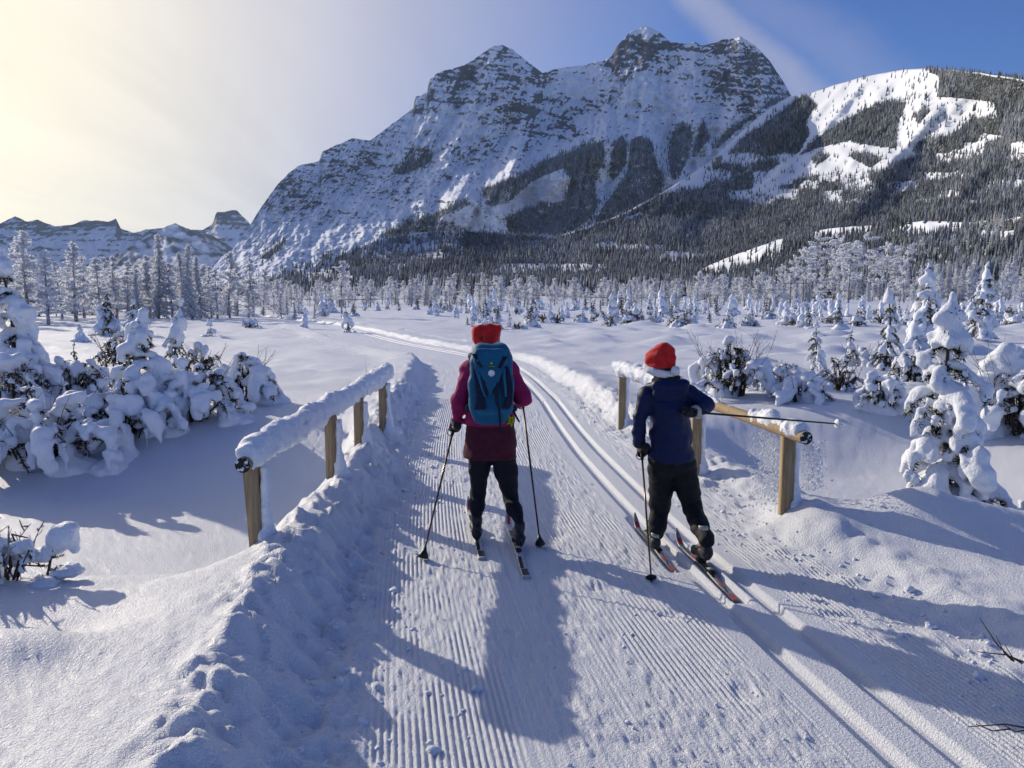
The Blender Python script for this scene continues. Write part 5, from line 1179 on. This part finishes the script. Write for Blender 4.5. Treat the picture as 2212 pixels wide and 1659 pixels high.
# skirt
f = Field(g['pelvis'] - V3(.34, .30, .36), g['pelvis'] + V3(.34, .30, .20), .0115); hem = W(1058, 987, yW)[2] - K['org'][2]
c0 = g['pelvis'] + V3(0, 0, .13); c1 = V3((W(1057, 990, yW) - K['org'])[0], g['pelvis'][1], hem - .06)
for i in range(9):
    u = i / 8; p = c0 * (1 - u) + c1 * u; f.ell(p, (.180 + .035 * u, .155 + .02 * u, .07), None, .04)
drape(f, 6, .010, 8); f.rbox(V3(c1[0], c1[1], hem - .5), (.6, .6, .5), .005, None, 0, True)
obj('skirt', f.mesh('skirt', M_burg), wo_)
# leggings
f = Field(np.minimum(g['anL'], g['anR']) - .14, g['pelvis'] + V3(.25, .25, .10), .011)
for c, th_ in (('L', .083), ('R', .090)):
    f.chain([g['hip' + c], g['hip' + c] * .45 + g['kn' + c] * .55, g['kn' + c], g['kn' + c] * .6 + g['an' + c] * .4 + V3(0, -.02, 0), g['an' + c] + V3(0, 0, .06)], [.11, th_, .060, .058, .046], .03)
drape(f, 9, .007, 14); obj('leggings', f.mesh('leggings', M_legg), wo_)
# gaiter-like boot cuffs and boots
for c in 'LR':
    h_ = (hL if c == 'L' else hR) - K['org']; bt = obj('boot', boot_mesh(g['an' + c], g['toe' + c], h_, .77, .02), wo_)
    T = Tris(); a = np.linspace(0, 2 * np.pi, 15); p = h_ + V3(0, .02, .055); T.tube(np.stack([p[0] + .043 * np.cos(a), p[1] + .045 * np.sin(a), p[2] + 0 * a], -1), np.full(15, .008), 5, False); obj('strap', T.mesh('strap', M_greyglove), bt)
# hair and the folded red hat with its white band turned away
f = Field(g['head'] - .16, g['head'] + .16, .011); f.ell(g['head'] + V3(0, -.012, .01), (.083, .10, .118), None, .02); f.ell(g['head'] + V3(0, .10, -.03), (.07, .07, .12), None, 0, True); obj('hair', f.mesh('hair', M_hair), wo_)
hp = lambda px, py, dy=0.0: W(px, py, yW + .08 + dy) - K['org']
f = Field(hp(1005, 775) - V3(0, .2, 0), hp(1105, 680) + V3(0, .25, .02), .0095); Rt = Matrix.Rotation(R(9), 3, 'Y')
f.ell(hp(1052, 738), (.096, .105, .075), None, .02); f.rbox(hp(1053, 720), (.088, .070, .062), .030, Rt, .03); f.rbox(hp(1066, 716, -.01), (.055, .055, .060), .022, Matrix.Rotation(R(12), 3, 'Y'), .015)
f.cap(hp(1031, 712, .0), hp(1032, 738, -.03), .026, .030, .012); f.cap(hp(1040, 706, -.065), hp(1041, 742, -.085), .013, .010, 0, True); f.ell(hp(1028, 722), (.034, .07, .07), None, .02)
drape(f, 12, .006, 22); ht = obj('hat', f.mesh('hat', M_red), wo_)
f = Field(hp(1052, 752) - V3(.16, .16, .07), hp(1052, 752) + V3(.16, .16, .07), .0095)
a = np.linspace(0, 2 * np.pi, 25); c_ = hp(1052, 752)
f.chain([c_ + V3(.094 * math.cos(t) - .008, .108 * math.sin(t), .030 * math.cos(t) + .0) for t in a], [.026] * 25, .01); f.ell(hp(1028, 752, .0), (.034, .034, .034), None, .015); f.noise(.008, 45, 5); obj('fur_band', f.mesh('fur_band', M_fur), ht)
# gloves round the pole grips
gl = fist_mesh(M_glove)
pL0, pL1 = W(981, 921, yW + .05), at(914, 1203, .03); pR0, pR1 = W(1128, 862, yW + .32), at(1167, 1176, .03)
for c, p0, p1, fore in (('L', pL0, pL1, g['wrL'] - g['elL']), ('R', pR0, pR1, g['wrR'] - g['elR'])):
    q = obj('glove', gl.copy(), wo_); place_matrix(q, p0 - K['org'], p0 - p1, -fore)
    T = Tris(); w_ = g['wr' + c]; d_ = (p0 - K['org']) - w_; T.tube([w_ - d_ * .35, w_ + d_ * .1, w_ + d_ * .45], [.047, .043, .036], 12); obj('cuff', T.mesh('cuff', M_greyglove), q).matrix_parent_inverse = q.matrix_basis.inverted()
ski_pole('glinting dark ski pole held in the left hand of the backpack skier', pL0, pL1, M_glint, 'cup', .0085); ski_pole('black ski pole held in the right hand of the backpack skier', pR0, pR1, M_alu, 'cup', .0085)
zs_ = .001
PR_W = [(.03, .12, -.7, .8, M_skidark, 0), (.05, .10, -.1, .5, M_orange, .2), (.13, .30, -.8, .1, M_skidark, .2), (.905, .975, -.45, .35, M_redprint, .3), (.62, .8, -.6, .6, M_skidark, 0)]
ski('pale left ski of the backpack skier with red mark on the tip', at(1042, 1210)[:2], at(1011, 1098)[:2], zs_, M_skiw, .062, PR_W)
ski('pale right ski of the backpack skier trailing behind her boot', at(1138, 1251)[:2], at(1096, 1130)[:2], zs_, M_skiw, .062, PR_W)

# ---------------------------------------------------------------- teal backpack
bo = W(1060, 905, yW - .20); pk = thing('backpack', 'teal hiking backpack with dark navy straps on the adult skier', 'backpack', tuple(bo))
B2 = lambda px, py, dy=0.0: W(px, py, yW - .25 + dy) - bo
f = Field(B2(985, 925) - V3(0, .25, 0), B2(1140, 735) + V3(0, .30, 0), .0105)
for py, hw, dp in ((895, .13, .085), (870, .165, .115), (830, .172, .125), (790, .160, .120), (762, .130, .10)): f.rbox(B2(1061, py, .03), (hw, dp, .075), .06, None, .07)
drape(f, 15, .008, 9); body_ = obj('pack_body', f.mesh('pack_body', M_teal), pk)
# lid: rounded top tapering to a point low on the pack
f = Field(B2(1000, 860) - V3(0, .22, 0), B2(1120, 735) + V3(0, .2, .02), .0095)
for py, hw, dp in ((762, .118, .10), (778, .122, .11), (795, .105, .112), (812, .078, .112), (828, .050, .110), (842, .024, .106)): f.rbox(B2(1060, py, -.025), (hw, dp, .034), .03, None, .03)
drape(f, 17, .005, 12); lid = obj('lid', f.mesh('lid', M_teal), pk)
def strip(parent, name, pts, w, m_, dy=0.0, thick=.006):
    """flat webbing strip on the back face of the pack (measured px, py, width px)"""
    f_ = Tris(); v = []; n = len(pts)
    for i, (px, py, ww) in enumerate(pts):
        for s1 in (-1, 1):
            for s2 in (0, 1): p = B2(px + s1 * ww * .5, py, dy + (0 if s2 else thick * 2)); v.append(p)
    q = []
    for i in range(n - 1):
        a_ = i * 4; b_ = a_ + 4; q += [(a_ + 1, a_ + 3, b_ + 3, b_ + 1), (a_, b_, b_ + 2, a_ + 2), (a_, a_ + 1, b_ + 1, b_), (a_ + 2, b_ + 2, b_ + 3, a_ + 3)]
    q += [(0, 2, 3, 1), (n * 4 - 4, n * 4 - 3, n * 4 - 1, n * 4 - 2)]
    f_.add(v, q); return obj(name, f_.mesh(name, m_, True), parent)
def zx(x, y): return (1600 + x * .3616) / 1.8228, (1230 + y * .3616) / 1.8228
def zs3(l, k=.1984): return [(*zx(x, y), w * k) for x, y, w in l]
yF = -.118
strip(pk, 'side_mesh_panel', zs3([(745, 600, 50), (775, 720, 70), (800, 850, 80), (815, 980, 100), (800, 1060, 130)]), 0, M_packdark, yF); strip(pk, 'side_mesh_panel', zs3([(1085, 590, 50), (1105, 720, 80), (1120, 850, 80), (1110, 980, 90), (1080, 1050, 80)]), 0, M_packdark, yF)
strip(pk, 'accent_panel', zs3([(745, 590, 20), (800, 720, 40), (830, 820, 45), (860, 920, 30)]), 0, M_teal2, yF - .010); strip(pk, 'accent_panel', zs3([(1070, 600, 20), (1065, 720, 32), (1075, 820, 36), (1085, 920, 24)]), 0, M_teal2, yF - .010)
strip(pk, 'compression_strap', zs3([(735, 450, 50), (790, 560, 45), (860, 650, 35)]), 0, M_packdark, yF - .018); strip(pk, 'compression_strap', zs3([(1080, 480, 55), (1030, 570, 50), (995, 660, 36)]), 0, M_packdark, yF - .018)
strip(pk, 'centre_strap', zs3([(960, 740, 55), (975, 850, 50), (985, 960, 40), (1010, 1060, 30), (1020, 1180, 26), (1025, 1290, 22)]), 0, M_packdark, yF - .012)
strip(pk, 'inner_panel', zs3([(820, 700, 26), (850, 790, 46), (870, 880, 40), (878, 920, 12)]), 0, M_packdark, yF - .014); strip(pk, 'inner_panel', zs3([(1030, 700, 22), (1045, 790, 36), (1050, 880, 30), (1055, 920, 10)]), 0, M_packdark, yF - .014)
strip(pk, 'bottom_accent', zs3([(930, 1058, 360), (930, 1085, 330), (925, 1120, 260)]), 0, M_teal2, yF + .03)
# round white badge, small leaf emblem and word mark on the lid
def disc(cx, cy, rad, m_, name, par, n=24, dy=-.150):
    T = Tris(); c_ = B2(cx, cy, dy); a = np.linspace(0, 2 * np.pi, n, endpoint=False); ring = np.stack([c_[0] + rad * np.cos(a), c_[1] + 0 * a, c_[2] + rad * np.sin(a)], -1)
    T.add(np.concatenate([ring, ring + V3(0, .008, 0), [c_ - V3(0, .002, 0)]]), [(i, (i + 1) % n, n + (i + 1) % n, n + i) for i in range(n)], [(i, (i + 1) % n, 2 * n) for i in range(n)]); return obj(name, T.mesh(name, m_, False), par)
disc(*zx(927, 663), .024, M_white, 'white_badge', lid); disc(*zx(927, 555), .011, M_green, 'emblem', lid, 6, -.149)
for i in range(6): disc(*zx(900 + i * 12, 588), .0032 + .001 * (i % 2), M_green, 'letter_mark', lid, 5, -.149)
# shoulder straps reaching round to the front, hip belt, top handle
for s in (-1, 1):
    T = Tris(); a_ = B2(1060 + s * 32, 765, .08); sh_ = (K['shL'] if s < 0 else K['shR']) - bo; T.tube([a_, sh_ * .8 + a_ * .2 + V3(0, .0, .085), sh_ + V3(-s * .03, .13, .03), sh_ + V3(-s * .02, .17, -.15), sh_ + V3(s * .0, .10, -.33)], [.024, .030, .03, .024, .012], 8); obj('shoulder_strap', T.mesh('shoulder_strap', M_packdark), pk)
    T = Tris(); T.tube([B2(1060 + s * 45, 880, .02), B2(1060 + s * 50, 882, .16), B2(1060 + s * 45, 884, .36)], [.028, .03, .02], 8); obj('hip_belt', T.mesh('hip_belt', M_packdark), pk)
T = Tris(); a = np.linspace(0, math.pi, 9); T.tube(np.stack([B2(1060, 755)[0] + .04 * np.cos(a), B2(1060, 755)[1] + .06 + 0 * a, B2(1060, 752)[2] + .03 * np.sin(a)], -1), np.full(9, .008), 6); obj('handle', T.mesh('handle', M_packdark), pk)
# loose strap end and felt flower hanging from the belt
T = Tris(); T.tube([B2(1104, 868, .05), B2(1110, 890, .03), B2(1122, 912, .03)], [.009, .010, .008], 6); obj('loose_strap', T.mesh('loose_strap', M_packdark), pk)
fl = thing('flower_clip', 'yellow green felt flower dangling from the backpack hip belt', 'clip', tuple(W(1104, 908, yW - .22)))
T = Tris(); T.tube([(0, 0, 0), (.005, 0, .03), (.0, .01, .075)], [.003] * 3, 5); obj('cord', T.mesh('cord', M_plastic), fl)
for i in range(7):
    a = i * 2 * math.pi / 7 + .3; T = Tris(); d_ = V3(math.cos(a), 0, math.sin(a)); n_ = V3(-math.sin(a), 0, math.cos(a)); L_ = .034 + .010 * (i % 3)
    T.add([V3(0, -.008, 0), d_ * L_ * .5 + n_ * .011 + V3(0, -.012, 0), d_ * L_ + V3(0, -.004, 0), d_ * L_ * .5 - n_ * .011 + V3(0, -.012, 0), d_ * L_ * .5 + V3(0, .004, 0)], None, [(0, 1, 4), (1, 2, 4), (2, 3, 4), (3, 0, 4), (0, 3, 1), (1, 3, 2)]); obj('petal', T.mesh('petal', M_green, False), fl)

# ---------------------------------------------------------------- the child
yC = 5.98; s_ = .92
cL = at(1416, 1183, .045); cR = at(1528, 1206, .075)
K2 = dict(s=s_, org=np.array([1.33, 5.98, 0.0]), pelvis=W(1450, 990, yC), waist=W(1449, 945, yC), chest=W(1444, 880, yC), neck=W(1438, 825, yC + .02), head=W(1432, 796, yC + .04),
          shL=W(1399, 855, yC), shR=W(1484, 846, yC), elL=W(1380, 912, yC - .02), wrL=W(1381, 958, yC + .04), handL=W(1383, 975, yC + .06), elR=W(1528, 876, yC - .06), wrR=W(1502, 889, yC - .17), handR=W(1494, 889, yC - .20),
          hipL=W(1430, 1005, yC), hipR=W(1473, 1005, yC), knL=W(1427, 1092, yC + .08), knR=W(1494, 1092, yC + .02), anL=cL + np.array([0.01, .04, .12]), anR=cR + np.array([-.01, .03, .13]), toeL=cL + np.array([-.035, .22, .02]), toeR=cR + np.array([-.05, .20, -.02]))
ch = thing('person', 'child skier in red hat, navy anorak and black trousers sweeping snow off the railing', 'person', tuple(K2['org']))
g, bm = figure(K2); obj('body', bm, ch)
f = Field(np.minimum(g['pelvis'], g['elL']) - V3(.26, .26, .02), np.maximum(g['head'], g['elR']) + V3(.2, .26, .0), .011)
f.chain([g['pelvis'] + V3(0, 0, .03), g['waist'], g['chest'], g['neck'] - V3(0, 0, .06)], [.145, .138, .140, .080], .05); f.cap(g['shL'], g['shR'], .066, None, .05); f.ell(g['pelvis'] + V3(0, 0, .03), (.176, .135, .10), None, .04); f.ell(g['waist'] + V3(0, 0, .02), (.155, .125, .12), None, .04)
for c in 'LR': f.chain([g['sh' + c], g['sh' + c] * .5 + g['el' + c] * .5, g['el' + c], g['wr' + c]], [.064, .058, .052, .045], .018)
drape(f, 21, .012, 10); f.rbox(g['pelvis'] + V3(0, 0, -.235), (.5, .5, .21), .01, Matrix.Rotation(R(-3), 3, 'Y'), 0, True)
jk = obj('anorak', f.mesh('anorak', M_navy), ch)
f = Field(g['neck'] - V3(.22, .26, .26), g['neck'] + V3(.22, .14, .10), .010)      # hood lying on the back
f.ell(g['neck'] + V3(.012, -.105, -.075), (.135, .050, .095), None, .03); f.chain([g['neck'] + V3(-.125, .0, -.035), g['neck'] + V3(-.095, -.09, -.02), g['neck'] + V3(.01, -.125, -.03), g['neck'] + V3(.115, -.09, -.015), g['neck'] + V3(.135, .0, -.03)], [.030, .036, .034, .036, .030], .02)
f.cap(g['neck'] + V3(-.02, -.16, -.03), g['neck'] + V3(.03, -.17, -.16), .007, .007, 0, True); drape(f, 41, .010, 13); obj('hood', f.mesh('hood', M_navy), jk)
for sx in (-1, 1):                                                                   # hem cords and cuff tabs
    T = Tris(); w_ = g['wrL' if sx < 0 else 'wrR']; e_ = g['elL' if sx < 0 else 'elR']; T.tube([w_ * .92 + e_ * .08, w_ * .84 + e_ * .16], [.050, .051], 12, False); obj('cuff_tab', T.mesh('cuff_tab', M_blackpant), jk)
f = Field(g['neck'] - V3(.14, .14, .06), g['neck'] + V3(.14, .14, .10), .0095); a = np.linspace(0, 2 * np.pi, 19); f.chain([g['neck'] + V3(.078 * math.cos(t), .078 * math.sin(t) - .01, .02 + .012 * math.cos(t)) for t in a], [.028] * 19, .01); f.noise(.006, 30, 3); obj('neck_warmer', f.mesh('neck_warmer', M_fleece), ch)
f = Field(g['head'] - .16, g['head'] + .16, .011); f.ell(g['head'] + V3(0, -.010, .0), (.083, .10, .118), None, .02); f.ell(g['head'] + V3(0, .10, -.03), (.07, .07, .12), None, 0, True); obj('hair', f.mesh('hair', M_hair), ch)
# wide snow trousers
f = Field(np.minimum(g['anL'], g['anR']) - .16, g['pelvis'] + V3(.26, .26, .12), .011); f.ell(g['pelvis'] + V3(0, 0, -.02), (.165, .135, .13), None, .04)
for c in 'LR': f.chain([g['hip' + c], g['hip' + c] * .4 + g['kn' + c] * .6, g['kn' + c], g['kn' + c] * .35 + g['an' + c] * .65, g['an' + c] + V3(0, -.01, .0)], [.105, .092, .074, .064, .058], .022)
drape(f, 25, .011, 12); tr_ = obj('snow_trousers', f.mesh('snow_trousers', M_blackpant), ch)
for c, px, py, w_, tl in (('L', 1415, 1115, 0, 0), ('R', 0, 0, 0, 0)):
    pass
for c, (pa, pb) in (('L', ((1408, 1156), (1424, 1160))), ('R', ((1511, 1141), (1530, 1142)))):
    dep = g['an' + c][1] + K2['org'][1] - .083; T = Tris(); p0 = W(*pa, dep) - K2['org']; p1 = W(*pb, dep) - K2['org']; m_ = (p0 + p1) / 2 + V3(0, -.012, 0); up_ = V3(0, 0, .012); v = []
    for p in (p0, m_, p1): v += [p - up_, p + up_, p - up_ + V3(0, .03, 0), p + up_ + V3(0, .03, 0)]
    T.add(v, [(0, 4, 5, 1), (4, 8, 9, 5), (1, 5, 7, 3), (5, 9, 11, 7), (0, 2, 6, 4), (4, 6, 10, 8), (0, 1, 3, 2), (8, 10, 11, 9)]); obj('reflective_strip', T.mesh('reflective_strip', M_silver), tr_)
for c in 'LR': obj('boot', boot_mesh(g['an' + c], g['toe' + c], (cL if c == 'L' else cR) - K2['org'], .78, .0), ch)
# red hat with drooping tip, white band and pompom
hp = lambda px, py, dy=0.0: W(px, py, yC + .03 + dy) - K2['org']
f = Field(hp(1378, 830) - V3(0, .2, 0), hp(1480, 730) + V3(0, .2, .02), .0095)
f.ell(hp(1424, 786), (.106, .112, .062), None, .03); f.ell(hp(1420, 772), (.092, .095, .055), None, .03); f.ell(hp(1428, 760), (.062, .065, .055), None, .03); f.ell(hp(1435, 751), (.038, .045, .036), None, .025)
f.chain([hp(1436, 752, -.02), hp(1447, 760, -.05), hp(1451, 775, -.075), hp(1453, 792, -.09)], [.038, .036, .030, .020], .02); f.cap(hp(1436, 775, -.10), hp(1441, 792, -.115), .006, .006, 0, True)
drape(f, 31, .006, 20); ht = obj('hat', f.mesh('hat', M_red), ch)
c_ = hp(1425, 799); f = Field(c_ - V3(.17, .17, .08), c_ + V3(.17, .17, .08), .0095); a = np.linspace(0, 2 * np.pi, 27); f.chain([c_ + V3(.098 * math.cos(t), .108 * math.sin(t), .002 - .014 * math.cos(t) + .022 * math.sin(t)) for t in a], [.027] * 27, .01); f.noise(.008, 45, 6); obj('fur_band', f.mesh('fur_band', M_fur), ht)
c_ = hp(1459, 801, -.125); f = Field(c_ - .06, c_ + .06, .007); f.ell(c_, (.036, .036, .036), None, 0); f.noise(.008, 60, 7); obj('pompom', f.mesh('pompom', M_fur), ht)
pl0, pl1 = W(1386, 974, yC + .05), at(1407, 1252, .02); pr0 = W(1492, 890, yC - .20); pr1 = W(1813, 916, 6.02)
for c, p0, p1, fore in (('L', pl0, pl1, g['wrL'] - g['elL']), ('R', pr0, pr1, g['wrR'] - g['elR'])):
    q = obj('glove', gl.copy(), ch); place_matrix(q, p0 - K2['org'], p0 - p1, -fore)
    T = Tris(); w_ = g['wr' + c]; d_ = (p0 - K2['org']) - w_; T.tube([w_ - d_ * .25, w_ + d_ * .15, w_ + d_ * .4], [.050, .046, .036], 12); obj('cuff', T.mesh('cuff', M_glove if c == 'L' else M_silver), q).matrix_parent_inverse = q.matrix_basis.inverted()
ski_pole('glinting dark ski pole planted upright by the left hand of the child', pl0, pl1, M_glint, 'disc', .008); ski_pole('black ski pole held out level over the railing by the child', pr0, pr1, M_alu, 'white', .008, M_white)
PR_C = [(.02, .10, -.8, .8, M_orange, 0), (.12, .20, -.6, -.1, M_skidark, .6), (.20, .30, -.3, .4, M_orange, .3), (.32, .40, -.7, .0, M_skidark, .5), (.62, .70, -.6, .6, M_redprint, 0), (.90, .95, -.7, .7, M_redprint, 0), (.72, .86, -.5, .2, M_skidark, .3)]
zt_ = -.043
ski('grey and red left ski of the child lying in the classic track', at(1458, 1227)[:2], at(1371, 1125)[:2], zt_, M_skig, .050, PR_C)
ski('grey and red right ski of the child sliding back in the classic track', at(1594, 1290)[:2], at(1461, 1160)[:2], zt_, M_skig, .050, PR_C)

# ------------------------------------------------------------------ the cold air that fades the far mountains
def haze_box():
    m = bpy.data.materials.new('haze'); m.use_nodes = True; n, l = m.node_tree.nodes, m.node_tree.links; n.clear()
    v = N(n, 'ShaderNodeVolumePrincipled'); v.inputs['Color'].default_value = (0.55, 0.74, 1.0, 1); v.inputs['Density'].default_value = 1.7e-5; v.inputs['Anisotropy'].default_value = 0.25
    o = N(n, 'ShaderNodeOutputMaterial'); l.new(v.outputs[0], o.inputs['Volume'])
    T = Tris(); T.box((0, 0, 790), (14500, 14500, 870)); b = obj('haze', T.mesh('haze', m, False)); kind(b, 'stuff', 'thin cold blue haze filling the valley air')
haze_box()
